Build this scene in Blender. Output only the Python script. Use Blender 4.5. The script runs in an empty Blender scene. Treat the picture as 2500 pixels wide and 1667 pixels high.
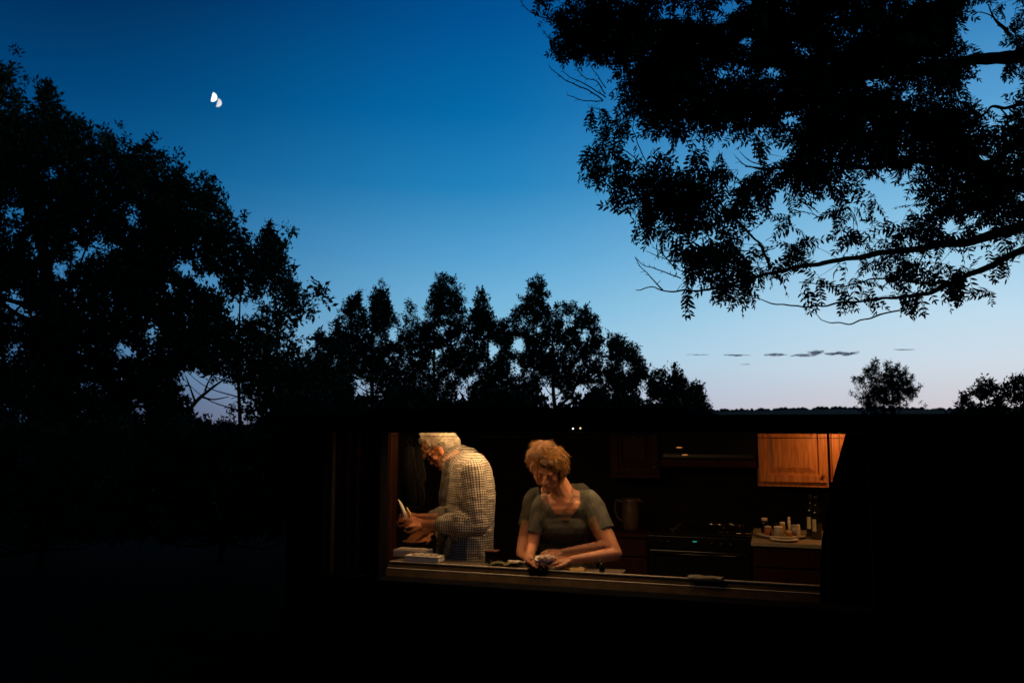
import bpy, bmesh, math, random
import numpy as np
from mathutils import Vector, Matrix, noise

random.seed(7); rng = np.random.default_rng(7)
scene = bpy.context.scene
COL = scene.collection
R = math.radians

# ------------------------------------------------------------------ camera
CAMZ = 1.74; PITCH = R(6.06); FPX = 1944.0
cam_d = bpy.data.cameras.new("camera"); cam = bpy.data.objects.new("camera", cam_d); COL.objects.link(cam)
cam.location = (0, 0, CAMZ); cam.rotation_euler = (R(90) + PITCH, 0, 0)
cam_d.sensor_width = 36.0; cam_d.lens = 36.0 * FPX / 2500.0
cam_d.clip_start = 0.05; cam_d.clip_end = 20000
cam_d.dof.use_dof = True; cam_d.dof.focus_distance = 5.6; cam_d.dof.aperture_fstop = 3.5
scene.camera = cam

# ------------------------------------------------------------------ exposure
scene.view_settings.view_transform = 'Standard'; scene.view_settings.look = 'None'
scene.view_settings.exposure = 0.0; scene.view_settings.gamma = 1.0
scene.view_settings.use_curve_mapping = False

def lin(c):
    return tuple(((v/255.0)/12.92 if v/255.0 <= 0.04045 else ((v/255.0+0.055)/1.055)**2.4) for v in c)

# ------------------------------------------------------------------ world: dusk sky, sunset glow low on the right
world = bpy.data.worlds.new("World"); scene.world = world; world.use_nodes = True
wt = world.node_tree; wt.nodes.clear()
def wn(t, **k):
    n = wt.nodes.new(t)
    for a, b in k.items(): setattr(n, a, b)
    return n
def wmath(op, a, b=None, clamp=False):
    n = wn('ShaderNodeMath', operation=op, use_clamp=clamp)
    for i, v in enumerate((a, b)):
        if v is None: continue
        if isinstance(v, (int, float)): n.inputs[i].default_value = v
        else: wt.links.new(v, n.inputs[i])
    return n.outputs[0]
tc = wn('ShaderNodeTexCoord'); sp = wn('ShaderNodeSeparateXYZ'); wt.links.new(tc.outputs['Generated'], sp.inputs[0])
el = wmath('MULTIPLY', wmath('ARCSINE', sp.outputs['Z']), 180/math.pi)
az = wmath('MULTIPLY', wmath('ARCTAN2', sp.outputs['X'], sp.outputs['Y']), 180/math.pi)
d1 = wmath('ABSOLUTE', wmath('SUBTRACT', az, 50.0))
dist = wmath('MINIMUM', d1, wmath('SUBTRACT', 360.0, d1))       # degrees away from the sunset azimuth
elf = wmath('DIVIDE', el, 90.0, True)
def ramp(stops):
    n = wn('ShaderNodeValToRGB'); cr = n.color_ramp; cr.interpolation = 'LINEAR'
    while len(cr.elements) > 1: cr.elements.remove(cr.elements[-1])
    for i, (e, c) in enumerate(stops):
        x = cr.elements[0] if i == 0 else cr.elements.new(e/90.0)
        x.position = e/90.0; x.color = (*lin(c), 1)
    wt.links.new(elf, n.inputs[0]); return n.outputs[0]
r_near = ramp([(0,(208,192,194)),(1.6,(208,204,211)),(4,(207,219,230)),(7,(192,220,238)),(11,(158,206,234)),(15,(124,186,224)),(20,(84,156,208)),(26,(42,122,184)),(33,(12,88,152)),(50,(3,45,95)),(90,(2,28,64))])
r_mid = ramp([(0,(176,180,198)),(2,(168,188,212)),(5,(152,200,226)),(8,(124,187,222)),(12,(88,164,212)),(17,(36,132,190)),(22,(4,108,172)),(28,(0,84,150)),(36,(0,58,116)),(55,(1,32,74)),(90,(2,26,60))])
r_far = ramp([(0,(44,60,98)),(2,(52,80,122)),(6,(68,120,166)),(10,(46,114,166)),(15,(10,90,146)),(21,(0,66,118)),(28,(1,36,78)),(40,(2,24,56)),(90,(2,22,52))])
r_night = ramp([(0,(7,10,18)),(10,(5,12,26)),(30,(2,12,28)),(90,(2,18,44))])
def wmix(f0, f1, a, b):
    mr = wn('ShaderNodeMapRange', interpolation_type='SMOOTHSTEP'); mr.clamp = True
    wt.links.new(dist, mr.inputs[0]); mr.inputs[1].default_value = f0; mr.inputs[2].default_value = f1
    m = wn('ShaderNodeMix', data_type='RGBA'); wt.links.new(mr.outputs[0], m.inputs[0])
    wt.links.new(a, m.inputs[6]); wt.links.new(b, m.inputs[7]); return m.outputs[2]
c = wmix(16, 54, r_near, r_mid); c = wmix(46, 84, c, r_far); c = wmix(80, 150, c, r_night)
bg = wn('ShaderNodeBackground'); wt.links.new(c, bg.inputs[0]); bg.inputs[1].default_value = 1.0
# the faint last of the sunlight scattered from below the horizon
sky = wn('ShaderNodeTexSky'); sky.sky_type = 'NISHITA'; sky.sun_disc = False; sky.sun_elevation = R(-3.5); sky.sun_rotation = R(50)
bg2 = wn('ShaderNodeBackground'); wt.links.new(sky.outputs[0], bg2.inputs[0]); bg2.inputs[1].default_value = 0.003
ad = wn('ShaderNodeAddShader'); wt.links.new(bg.outputs[0], ad.inputs[0]); wt.links.new(bg2.outputs[0], ad.inputs[1])
wo = wn('ShaderNodeOutputWorld'); wt.links.new(ad.outputs[0], wo.inputs[0])

# ------------------------------------------------------------------ frames of reference
ROT = R(18.0); CU, SU = math.cos(ROT), math.sin(ROT); OY = 4.675
def ray(px, py):
    dx = (px-1250.0)/FPX; dy = (833.5-py)/FPX
    return Vector((dx, math.cos(PITCH)-dy*math.sin(PITCH), math.sin(PITCH)+dy*math.cos(PITCH)))
def at(px, py, Y):
    d = ray(px, py); s = Y/d.y
    return Vector((d.x*s, Y, CAMZ+d.z*s))
def onv(px, py, v):                                 # a point of the kitchen, v metres behind the counter edge
    d = ray(px, py); s = (v+OY*CU)/(d.x*SU+d.y*CU)
    return Vector((d.x*s, d.y*s, CAMZ+d.z*s))
def loc(u, v, z): return Vector((u*CU+v*SU, OY-u*SU+v*CU, z))
def uz(px, py, v):
    p = onv(px, py, v); return ((p.x)*CU-(p.y-OY)*SU, p.z)

# ------------------------------------------------------------------ materials
MATS = {}
def mat(name, color, rough=0.6, metal=0.0, spec=0.3, noise_s=0, noise_a=0.0, bump=0.0, bump_s=60, emit=None, es=0, trans=0, alpha=1.0, stretch=None, color2=None):
    if name in MATS: return MATS[name]
    m = bpy.data.materials.new(name); m.use_nodes = True; nt = m.node_tree
    b = nt.nodes['Principled BSDF']
    b.inputs['Base Color'].default_value = (*color, 1); b.inputs['Roughness'].default_value = rough
    b.inputs['Metallic'].default_value = metal; b.inputs['Specular IOR Level'].default_value = spec
    b.inputs['Transmission Weight'].default_value = trans; b.inputs['Alpha'].default_value = alpha
    if emit: b.inputs['Emission Color'].default_value = (*emit, 1); b.inputs['Emission Strength'].default_value = es
    co = None
    if noise_s or bump:
        co = nt.nodes.new('ShaderNodeTexCoord'); mp = nt.nodes.new('ShaderNodeMapping'); nt.links.new(co.outputs['Object'], mp.inputs[0])
        if stretch: mp.inputs['Scale'].default_value = stretch
    if noise_s:
        n = nt.nodes.new('ShaderNodeTexNoise'); n.inputs['Scale'].default_value = noise_s; n.inputs['Detail'].default_value = 6
        nt.links.new(mp.outputs[0], n.inputs[0])
        rp = nt.nodes.new('ShaderNodeValToRGB'); nt.links.new(n.outputs['Fac'], rp.inputs[0])
        c2 = color2 or tuple(v*(1-noise_a) for v in color)
        rp.color_ramp.elements[0].position = .3; rp.color_ramp.elements[1].position = .7
        rp.color_ramp.elements[0].color = (*c2, 1); rp.color_ramp.elements[1].color = (*tuple(min(1, v*(1+noise_a)) for v in color), 1)
        nt.links.new(rp.outputs[0], b.inputs['Base Color'])
    if bump:
        n2 = nt.nodes.new('ShaderNodeTexNoise'); n2.inputs['Scale'].default_value = bump_s; n2.inputs['Detail'].default_value = 4
        nt.links.new(mp.outputs[0], n2.inputs[0]); bp = nt.nodes.new('ShaderNodeBump'); bp.inputs['Strength'].default_value = bump
        bp.inputs['Distance'].default_value = 0.01
        nt.links.new(n2.outputs['Fac'], bp.inputs['Height']); nt.links.new(bp.outputs[0], b.inputs['Normal'])
    MATS[name] = m; return m

def leaf_mat(name, c1, c2):
    m = bpy.data.materials.new(name); m.use_nodes = True; nt = m.node_tree; b = nt.nodes['Principled BSDF']
    a = nt.nodes.new('ShaderNodeAttribute'); a.attribute_name = 'tint'
    mx = nt.nodes.new('ShaderNodeMix'); mx.data_type = 'RGBA'; nt.links.new(a.outputs['Fac'], mx.inputs[0])
    mx.inputs[6].default_value = (*c1, 1); mx.inputs[7].default_value = (*c2, 1)
    nt.links.new(mx.outputs[2], b.inputs['Base Color']); b.inputs['Roughness'].default_value = .85; b.inputs['Specular IOR Level'].default_value = .05
    return m
M_locust = leaf_mat('locust_leaf', (.008,.014,.006), (.02,.032,.014))
M_oak = leaf_mat('oak_leaf', (.018,.028,.012), (.045,.06,.026))
M_bark = mat('bark', (.016,.013,.011), .95, spec=.05, noise_s=14, noise_a=.5, bump=.6, bump_s=30, stretch=(1,1,.25))
M_pine = leaf_mat('pine_needle', (.012,.022,.012), (.03,.045,.022))

# ------------------------------------------------------------------ object helpers
def put(o, parent=None):
    COL.objects.link(o)
    if parent is not None: o.parent = parent
    return o
def tag(o, label=None, cat=None, group=None, kind=None):
    if label: o['label'] = label
    if cat: o['category'] = cat
    if group: o['group'] = group
    if kind: o['kind'] = kind
    return o
def thing(name, label, cat, p=(0,0,0), rot=0.0, group=None):
    o = bpy.data.objects.new(name, None); o.empty_display_size = .1; put(o); o.location = p; o.rotation_euler = (0,0,rot)
    return tag(o, label, cat, group)
def kthing(name, label, cat, u, v, z, group=None): return thing(name, label, cat, loc(u,v,z), -ROT, group)
def mesh_from_bm(name, bm, m, parent=None, smooth=False):
    me = bpy.data.meshes.new(name); bm.to_mesh(me); bm.free()
    if smooth: me.polygons.foreach_set('use_smooth', [True]*len(me.polygons))
    for x in (m if isinstance(m, (list, tuple)) else [m]): me.materials.append(x)
    return put(bpy.data.objects.new(name, me), parent)
def add_box(bm, c, s, bev=0.0, rot=None):
    r = bmesh.ops.create_cube(bm, size=1.0)
    mt = Matrix.Translation(c) @ (rot.to_4x4() if rot else Matrix.Identity(4)) @ Matrix.Diagonal((*s, 1))
    bmesh.ops.transform(bm, matrix=mt, verts=r['verts'])
    if bev > 0:
        es = list({e for v in r['verts'] for e in v.link_edges})
        bmesh.ops.bevel(bm, geom=es, offset=bev, segments=2, affect='EDGES', profile=.5)
def box(name, lo, hi, m, parent=None, bev=0.0):
    bm = bmesh.new(); lo = Vector(lo); hi = Vector(hi); add_box(bm, (lo+hi)/2, hi-lo, bev)
    return mesh_from_bm(name, bm, m, parent)
def lathe(bm, prof, seg=24, off=(0,0,0)):
    rings = []
    for r, z in prof:
        rings.append([bm.verts.new((off[0]+r*math.cos(2*math.pi*i/seg), off[1]+r*math.sin(2*math.pi*i/seg), off[2]+z)) for i in range(seg)])
    for a, b in zip(rings, rings[1:]):
        for i in range(seg): bm.faces.new((a[i], a[(i+1)%seg], b[(i+1)%seg], b[i]))
    bm.faces.new(rings[0][::-1]); bm.faces.new(rings[-1])
def lathe_obj(name, prof, m, parent=None, seg=24, off=(0,0,0)):
    bm = bmesh.new(); lathe(bm, prof, seg, off); o = mesh_from_bm(name, bm, m, parent, True)
    return o
def catmull(P, n=6):
    P = [Vector(p) for p in P]; out = []
    Q = [P[0]*2-P[1]] + P + [P[-1]*2-P[-2]]
    for i in range(1, len(Q)-2):
        for k in range(n):
            t = k/n; a, b, c_, d = Q[i-1], Q[i], Q[i+1], Q[i+2]
            out.append(.5*((2*b)+(c_-a)*t+(2*a-5*b+4*c_-d)*t*t+(3*b-a-3*c_+d)*t**3))
    out.append(P[-1]); return out
def tube(bm, pts, rads, seg=6):
    if isinstance(rads, (int, float)): rads = [rads]*len(pts)
    prev = None; n = None
    for i, p in enumerate(pts):
        t = (pts[min(i+1, len(pts)-1)]-pts[max(i-1, 0)])
        if t.length < 1e-9: t = Vector((0,0,1))
        t.normalize()
        if n is None: n = t.orthogonal().normalized()
        n = (n - t*n.dot(t)); n = n.normalized() if n.length > 1e-6 else t.orthogonal().normalized()
        b = t.cross(n); ring = [bm.verts.new(p+(n*math.cos(2*math.pi*k/seg)+b*math.sin(2*math.pi*k/seg))*rads[i]) for k in range(seg)]
        if prev:
            for k in range(seg): bm.faces.new((prev[k], prev[(k+1)%seg], ring[(k+1)%seg], ring[k]))
        else: bm.faces.new(ring[::-1])
        prev = ring
    bm.faces.new(prev)

# ------------------------------------------------------------------ batches of leaves
def batch_mesh(name, templates, pos, rots, scl, m, parent, kind='stuff'):
    """templates: list of (verts Nx3, faces Mx4); pos Kx3; rots Kx3x3; scl K"""
    K = len(pos); which = rng.integers(0, len(templates), K); V = []; F = []; T = []; off = 0
    for ti, (tv, tf) in enumerate(templates):
        idx = np.nonzero(which == ti)[0]
        if len(idx) == 0: continue
        w = np.einsum('kij,nj->kni', rots[idx], tv)*scl[idx][:, None, None] + pos[idx][:, None, :]
        V.append(w.reshape(-1, 3)); n = len(tv)
        F.append((tf[None]+(np.arange(len(idx))*n)[:, None, None]+off).reshape(-1, 4)); off += n*len(idx)
        T.append(np.repeat(rng.random(len(idx)), n))
    V = np.concatenate(V).astype(np.float32); F = np.concatenate(F).astype(np.int32); T = np.concatenate(T).astype(np.float32)
    return raw_mesh(name, V, F, T, m, parent, kind)
def raw_mesh(name, V, F, T, m, parent, kind=None):
    me = bpy.data.meshes.new(name); me.vertices.add(len(V)); me.vertices.foreach_set('co', V.ravel())
    me.loops.add(F.size); me.loops.foreach_set('vertex_index', F.ravel())
    me.polygons.add(len(F)); me.polygons.foreach_set('loop_start', np.arange(0, F.size, 4, dtype=np.int32))
    me.update(calc_edges=True); me.validate()
    a = me.attributes.new('tint', 'FLOAT', 'POINT'); a.data.foreach_set('value', T)
    me.materials.append(m); o = put(bpy.data.objects.new(name, me), parent)
    if kind: o['kind'] = kind
    return o
def basis_from(d, roll):
    """d Kx3 direction -> rotation matrices whose x axis is d"""
    d = d/np.linalg.norm(d, axis=1, keepdims=True)
    up = np.tile(np.array([0, 0, 1.0]), (len(d), 1)); bad = np.abs(d[:, 2]) > .97; up[bad] = (0, 1, 0)
    y = np.cross(up, d); y /= np.linalg.norm(y, axis=1, keepdims=True); z = np.cross(d, y)
    c_, s_ = np.cos(roll)[:, None], np.sin(roll)[:, None]
    y2 = y*c_+z*s_; z2 = -y*s_+z*c_
    return np.stack([d, y2, z2], axis=2)
def leaflet(base, d, side, ln, w, droop):
    """six-vertex pointed leaflet: two quads"""
    d = d/np.linalg.norm(d); n = np.array([0, 0, -droop*ln])
    p = [base, base+d*ln*.35+side*w*.5, base+d*ln*.72+side*w*.38+n*.5, base+d*ln+n, base+d*ln*.72-side*w*.38+n*.5, base+d*ln*.35-side*w*.5]
    return np.array(p), np.array([[0, 1, 2, 5], [5, 2, 3, 4]])
def compound_template(r):
    V = []; F = []; off = 0; n = r.integers(5, 9); L = 1.0
    curve = r.uniform(.05, .35)
    def at_(t): return np.array([t*L, 0, -curve*t*t])
    ts = np.linspace(.14, .97, n)
    for k, t in enumerate(ts):
        sz = (.30 if r.random() > .05 else .2)*(1-.35*abs(t-.5)*1.4)*r.uniform(.85, 1.1)
        for s in (-1, 1):
            if r.random() < .05: continue
            a = r.uniform(.85, 1.2); d = np.array([math.cos(a), s*math.sin(a), r.uniform(-.35, .1)])
            sd = np.array([-s*math.sin(a), math.cos(a), r.uniform(-.4, .4)]); sd /= np.linalg.norm(sd)
            v, f = leaflet(at_(t+r.uniform(-.02, .02)), d, sd, sz, sz*.36, r.uniform(0, .5)); V.append(v); F.append(f+off); off += 6
    v, f = leaflet(at_(.97), np.array([1, 0, -.3]), np.array([0, 1, 0.]), .24, .085, .2); V.append(v); F.append(f+off); off += 6
    rp = [at_(t) for t in (0, .3, .6, 1.0)]
    for a, b in zip(rp, rp[1:]):
        for o in (np.array([0, .010, 0]), np.array([0, 0, .010])):
            V.append(np.array([a-o, b-o*.7, b+o*.7, a+o])); F.append(np.array([[0, 1, 2, 3]])+off); off += 4
    return np.concatenate(V), np.concatenate(F)
def spray_template(r, n=15, droop=.6, lw=.36, ll=.5):
    """a twig end carrying n toothed leaves; unit radius about 1"""
    V = []; F = []; off = 0
    for k in range(n):
        t = r.uniform(0, 1); base = np.array([t*.8, 0, 0])+r.normal(0, .16, 3)
        d = r.normal(0, 1, 3)+np.array([.8, 0, -droop]); d /= np.linalg.norm(d)
        sd = np.cross(d, r.normal(0, 1, 3)); sd /= np.linalg.norm(sd); l = ll*r.uniform(.6, 1.15)
        v, f = leaflet(base, d, sd, l, l*lw*r.uniform(.8, 1.2), r.uniform(0, .3)); V.append(v); F.append(f+off); off += 6
    a, b = np.array([-.3, 0, 0]), np.array([.8, 0, 0])
    for o in (np.array([0, .014, 0]), np.array([0, 0, .014])):
        V.append(np.array([a-o, b-o*.4, b+o*.4, a+o])); F.append(np.array([[0, 1, 2, 3]])+off); off += 4
    return np.concatenate(V), np.concatenate(F)
def spray1_template(r, n=20, droop=.6, lw=.42, ll=.5, spread=.2):
    V = []; F = []; off = 0
    for k in range(n):
        t = r.uniform(0, 1); base = np.array([t*.8, 0, 0])+r.normal(0, spread, 3)
        d = r.normal(0, 1, 3)+np.array([.7, 0, -droop]); d /= np.linalg.norm(d)
        sd = np.cross(d, r.normal(0, 1, 3)); sd /= np.linalg.norm(sd); l = ll*r.uniform(.6, 1.15); w = l*lw*r.uniform(.8, 1.2)*.5
        V.append(np.array([base, base+d*l*.45+sd*w, base+d*l+np.array([0, 0, -.1*l]), base+d*l*.45-sd*w])); F.append(np.array([[0, 1, 2, 3]])+off); off += 4
    return np.concatenate(V), np.concatenate(F)
T_comp = [compound_template(rng) for _ in range(10)]
T_spray = [spray1_template(rng) for _ in range(12)]
T_needle = [spray1_template(rng, 26, -.5, .26, .62, .2) for _ in range(6)]

# ================================================================== GROUND, HILLS
def ridge_py(px):
    return float(np.interp(px, [-400,0,500,900,1300,1450,1640,1750,1900,2050,2200,2340,2500,3000],
                               [1036,1036,1035,1034,1026,1014,1003,1001,997,994,996,998,994,990]))
M_grass = mat('grass', (.006,.009,.004), .95, spec=.02, noise_s=.8, noise_a=.5, bump=.5, bump_s=20)
bm = bmesh.new()
ys = [-60,-20,-8,0,4,8,14,22,35,60,110,200,330,500,700,900,1100,1500,2600,6000]; xs = np.linspace(-1, 1, 49)
grid = []
for y in ys:
    row = []
    w = 60+abs(y)*1.4
    for x in xs:
        X = x*w; z = 0.0
        if y > 200 and y <= 1500:
            px = 1250+FPX*X/max(y, 1); tgt = CAMZ+(1040-ridge_py(px)-4)/FPX*y
            f = min(1, (y-200)/500.0); z = f*max(0, tgt)*(1 if y < 950 else .9)
        elif y > 1500: z = -60
        z += 0.0 if abs(y) < 12 else noise.noise(Vector((X*.03, y*.03, 0)))*min(.5, abs(y)*.01)
        row.append(bm.verts.new((X, y, z)))
    grid.append(row)
for a, b in zip(grid, grid[1:]):
    for i in range(48): bm.faces.new((a[i], a[i+1], b[i+1], b[i]))
g = mesh_from_bm('ground', bm, M_grass, None, True); g['kind'] = 'structure'

M_woods = leaf_mat('far_woods', (.006,.008,.005), (.012,.015,.009))
# wooded skyline on the far ridge: thousands of lumpy crowns
def rot_z(a):
    K = len(a); m = np.zeros((K, 3, 3)); m[:, 0, 0] = np.cos(a); m[:, 0, 1] = -np.sin(a); m[:, 1, 0] = np.sin(a); m[:, 1, 1] = np.cos(a); m[:, 2, 2] = 1; return m
def blob_template(r):
    V = []; n = 7
    for j in range(5):
        ph = -.4+j*.5
        for i in range(n):
            a = 2*math.pi*i/n; rr = math.cos(min(ph, 1.5))*(1+r.normal(0, .16)); V.append([rr*math.cos(a), rr*math.sin(a), math.sin(ph)*1.1*(1+r.normal(0, .1))])
    F = [[j*n+i, j*n+(i+1)%n, (j+1)*n+(i+1)%n, (j+1)*n+i] for j in range(4) for i in range(n)]
    return np.array(V), np.array(F)
T_blob = [blob_template(rng) for _ in range(8)]
P = []
for k in range(9000):
    px = rng.uniform(-300, 2800); Y = rng.uniform(420, 900); py = ridge_py(px)+rng.uniform(0, 8)+max(0, (800-Y)*.10)
    p = at(px, py, Y); P.append([p.x, p.y, p.z-1.5])
P = np.array(P); K = len(P)
o = batch_mesh('woods', T_blob, P, rot_z(rng.uniform(0, 6.28, K)), rng.uniform(1.3, 3.2, K), M_woods, None)
tag(o, 'far dark woods covering the low ridge along the horizon', 'woods')

# ================================================================== TREES made of sprays
def interp_grid(G, x0, y0, cell, px, py):
    G = np.asarray(G, float); gx = (px-x0)/cell-.5; gy = (py-y0)/cell-.5
    H, W = G.shape; i0 = np.clip(np.floor(gy).astype(int), 0, H-1); j0 = np.clip(np.floor(gx).astype(int), 0, W-1)
    i1 = np.clip(i0+1, 0, H-1); j1 = np.clip(j0+1, 0, W-1); fy = np.clip(gy-i0, 0, 1); fx = np.clip(gx-j0, 0, 1)
    return (G[i0, j0]*(1-fx)+G[i0, j1]*fx)*(1-fy)+(G[i1, j0]*(1-fx)+G[i1, j1]*fx)*fy
def project_many(px, py, Y):
    dx = (px-1250)/FPX; dy = (833.5-py)/FPX; dY = math.cos(PITCH)-dy*math.sin(PITCH); dZ = math.sin(PITCH)+dy*math.cos(PITCH); s = Y/dY
    return np.stack([dx*s, Y, CAMZ+dZ*s], axis=1)
def tree(name, label, cat, group, base, crown_px, Y, depth, size, trunk_r, templates=T_spray, m=M_oak, up=.25, limbs=()):
    """crown_px: K x 2 spray centres as directions; the crown is centred at distance Y with real depth"""
    root = thing(name, label, cat, base, 0, group)
    b = Vector(base); K = len(crown_px)
    mx, sx = crown_px[:, 0].mean(), max(30, crown_px[:, 0].std()*2)
    spread = np.sqrt(np.clip(1-((crown_px[:, 0]-mx)/sx/1.3)**2, .15, 1))
    Yk = Y+rng.uniform(-1, 1, K)*depth*spread
    pos = project_many(crown_px[:, 0], crown_px[:, 1], Yk)-np.array(base)
    c0 = np.array([0, 0, pos[:, 2].mean()*.8])
    d = pos-c0; d /= np.linalg.norm(d, axis=1, keepdims=True); d += rng.normal(0, .55, (K, 3)); d[:, 2] += up
    o = batch_mesh('crown', templates, pos, basis_from(d, rng.uniform(0, 6.28, K)), size*rng.uniform(.7, 1.25, K), m, root)
    # trunk and limbs
    top = Vector((pos[:, 0].mean()*.8, 0, np.percentile(pos[:, 2], 90)))
    bm = bmesh.new(); pts = catmull([Vector((0, 0, -.3)), Vector((.1, .05, top.z*.3)), Vector((top.x*.5, .1, top.z*.6)), top], 6)
    tube(bm, pts, [trunk_r*(1-.9*(i/(len(pts)-1))**1.1) for i in range(len(pts))], 9)
    mesh_from_bm('trunk', bm, M_bark, root, True)
    bm = bmesh.new()
    sel = rng.choice(K, min(K, 30), replace=False)
    for i in sel:
        e = Vector(pos[i]); zt = max(.12*top.z, min(top.z*.92, e.z-.45*math.hypot(e.x, e.y)-.2)); j = min(range(len(pts)), key=lambda q: abs(pts[q].z-zt)); s = pts[j]
        mid = (s+e)/2+Vector((0, 0, -.12*(e-s).length)); q = catmull([s, mid, e], 5)
        r0 = trunk_r*.36*(1-.7*j/len(pts)); tube(bm, q, [r0*(1-.88*t/(len(q)-1)) for t in range(len(q))], 5)
    lo_ = mesh_from_bm('branches', bm, M_bark, root, True); lo_['kind'] = 'stuff'
    for L in limbs:
        bm = bmesh.new(); w = [at(x, y, Y)-b for x, y, r in L]; q = catmull(w, 5)
        rr = np.interp(np.linspace(0, len(L)-1, len(q)), range(len(L)), [r for x, y, r in L]); tube(bm, q, list(rr), 6)
        mesh_from_bm('limb', bm, M_bark, root, True)
    return root
def sample_region(N, x0, x1, y0, y1, dens):
    px = rng.uniform(x0, x1, N); py = rng.uniform(y0, y1, N); keep = rng.random(N) < dens(px, py); return np.stack([px[keep], py[keep]], 1)
def lumps(px, py, s, seed):
    """smooth pseudo-noise in -1..1 for gaps between clumps"""
    return (np.sin(px/s*1.7+seed)*np.cos(py/s*2.1+seed*2.3)+np.sin(px/s*.9-py/s*1.3+seed*1.7)+np.sin(px/s*3.1+py/s*2.7+seed*.7)*.7)/2.7
def fac(g):   # grid digit -> spray probability (optical depth)
    cov = np.interp(g, [0,.6,1,2,3,4,5,6,7,8,9], [0,0,.07,.17,.3,.44,.58,.72,.86,.95,.992]); return -np.log(1-cov)/4.83

LG = """
3000000000000000000
6040000000000000000
8483000000000000000
9999520000000000000
9999666600000000000
9979889850000000000
9989988998500000000
7899999999830000000
8898988999963620000
9988899988988900000
9969899986788702000
5999999998876725000
8899799988887630000
9999998799988710000
7999798699998863660
9999899998888999880
9998989997338999880
9999999999738999990
9999999999999999990
""".split()
LG = [[int(ch) for ch in r] for r in LG]
holes_L = [(30,535,18,12),(145,672,14,9),(40,748,24,12),(305,857,18,12),(440,662,14,12),(370,805,16,12),(515,690,14,12),(575,770,14,20),(605,770,22,10),(318,538,10,16),(245,610,30,7),(195,635,10,10),(455,665,16,10),(415,715,10,9),(505,985,34,42),(545,960,16,18),(475,935,30,14),(60,1025,14,8),(330,998,16,6)]
def dens_left(px, py):
    g = interp_grid(LG, 0, 150, 50, px, py); g = np.where(px < 0, 9*(py > 170+np.abs(px)*.1), g)
    g = g+np.minimum(0, lumps(px, py, 46, 1.0)*1.1); d = fac(np.clip(g, 0, 9))
    for hx, hy, rx, ry in holes_L: d = np.where(((px-hx)/(rx+13))**2+((py-hy)/(ry+13))**2 < 1, 0, d)
    return d
def peaks(lst, n, sx, sy):
    out = []
    for x, y in lst: 
        t = rng.random(n)**.8; out.append(np.stack([x+rng.normal(0, 1, n)*sx*(.25+t), y+10+t*sy], 1))
    return np.concatenate(out)
CL = sample_region(26000, -260, 850, 120, 1110, dens_left)
CL = np.concatenate([CL, peaks([(6,170),(112,200),(214,312),(268,324),(352,348),(432,412),(512,452),(652,562),(708,672),(664,600),(715,702)], 20, 13, 60)])
big = CL[CL[:, 0]+.28*(CL[:, 1]-600) < 455]; small = CL[CL[:, 0]+.28*(CL[:, 1]-600) >= 455]
G1 = 'leafy trees along the left side'
tree('leafy_tree', 'tallest dark leafy tree, filling the left edge below the moon', 'tree', G1, tuple(at(120, 1300, 13.5).xy)+(0,), big, 13.5, 2.0, .20, .24,
     limbs=[[(20,790,.03),(45,752,.02),(70,738,.01)]])
tree('leafy_tree', 'leafy tree just right of the tallest one, branches bare above a sky gap', 'tree', G1, tuple(at(560, 1300, 12.5).xy)+(0,), small, 12.5, 1.4, .185, .05,
     limbs=[[(430,1060,.045),(470,990,.035),(520,945,.022),(565,915,.01)],[(490,968,.02),(520,975,.012),(560,968,.006)],[(500,955,.018),(512,925,.01),(530,900,.006)],[(478,985,.02),(462,940,.012),(452,915,.006)]])

TOP = [(700,905),(740,868),(768,840),(780,806),(800,815),(815,790),(835,745),(860,715),(874,706),(890,750),(902,775),(912,712),(926,684),(945,705),(958,760),(985,800),(995,742),(1003,728),(1016,765),(1030,790),(1042,745),(1055,700),(1075,664),(1100,672),(1118,700),(1128,755),(1148,775),(1160,735),(1176,702),(1192,740),(1215,780),(1235,775),(1255,745),(1285,712),(1302,684),(1316,667),(1330,690),(1340,740),(1370,748),(1392,737),(1408,750),(1432,744),(1450,755),(1460,800),(1478,832),(1500,814),(1524,822),(1548,842),(1568,862),(1582,905),(1606,900),(1632,920),(1656,884),(1668,905),(1688,942),(1706,932),(1716,958),(1735,1000),(1745,1060)]
tx, ty = [p[0] for p in TOP], [p[1] for p in TOP]
holes_C = [(1130,965,14,18),(1145,990,16,14),(1005,790,9,16),(905,1010,14,16),(925,1030,16,7),(880,950,9,20),(960,820,8,22),(1068,870,8,8),(1200,860,10,14),(1345,965,16,18),(1375,1000,22,14),(1400,1010,22,10),(1420,960,14,12),(1310,990,10,16),(1262,905,9,8),(1270,850,9,16),(1390,790,8,14),(1425,820,9,12),(1530,905,8,14),(1500,990,12,8),(1575,960,6,30),(1475,870,7,26),(1600,985,10,6),(1150,930,10,6)]
def dens_c(px, py):
    t = np.interp(px, tx, ty); dpt = py-t
    g = np.where(dpt < 2, 0, np.clip(.5+dpt/60.0, 0, 1))*9; g = g-np.clip(70-dpt, 0, 70)/70*np.clip(lumps(px, py, 13, 1.3)*9-.5, 0, 7)
    g = g+np.minimum(0, lumps(px, py, 30, 4.0)*3.0-.2); g = np.clip(g, 0, 9); d = fac(g)
    d = d*np.where(px < 740, (px > 700), 1)
    for hx, hy, rx, ry in holes_C: d = np.where(((px-hx)/(rx+8))**2+((py-hy)/(ry+8))**2 < 1, .04*d, d)
    return d
CC = sample_region(32000, 690, 1760, 640, 1090, dens_c)
CC = np.concatenate([CC, peaks([(780,806),(874,706),(926,684),(1001,728),(1075,664),(1112,685),(1176,702),(1316,667),(1392,737),(1434,744),(1502,814),(1548,842),(1608,900),(1656,884),(1706,932)], 26, 11, 70)])
G2 = 'trees standing in the middle distance behind the kitchen'
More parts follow.
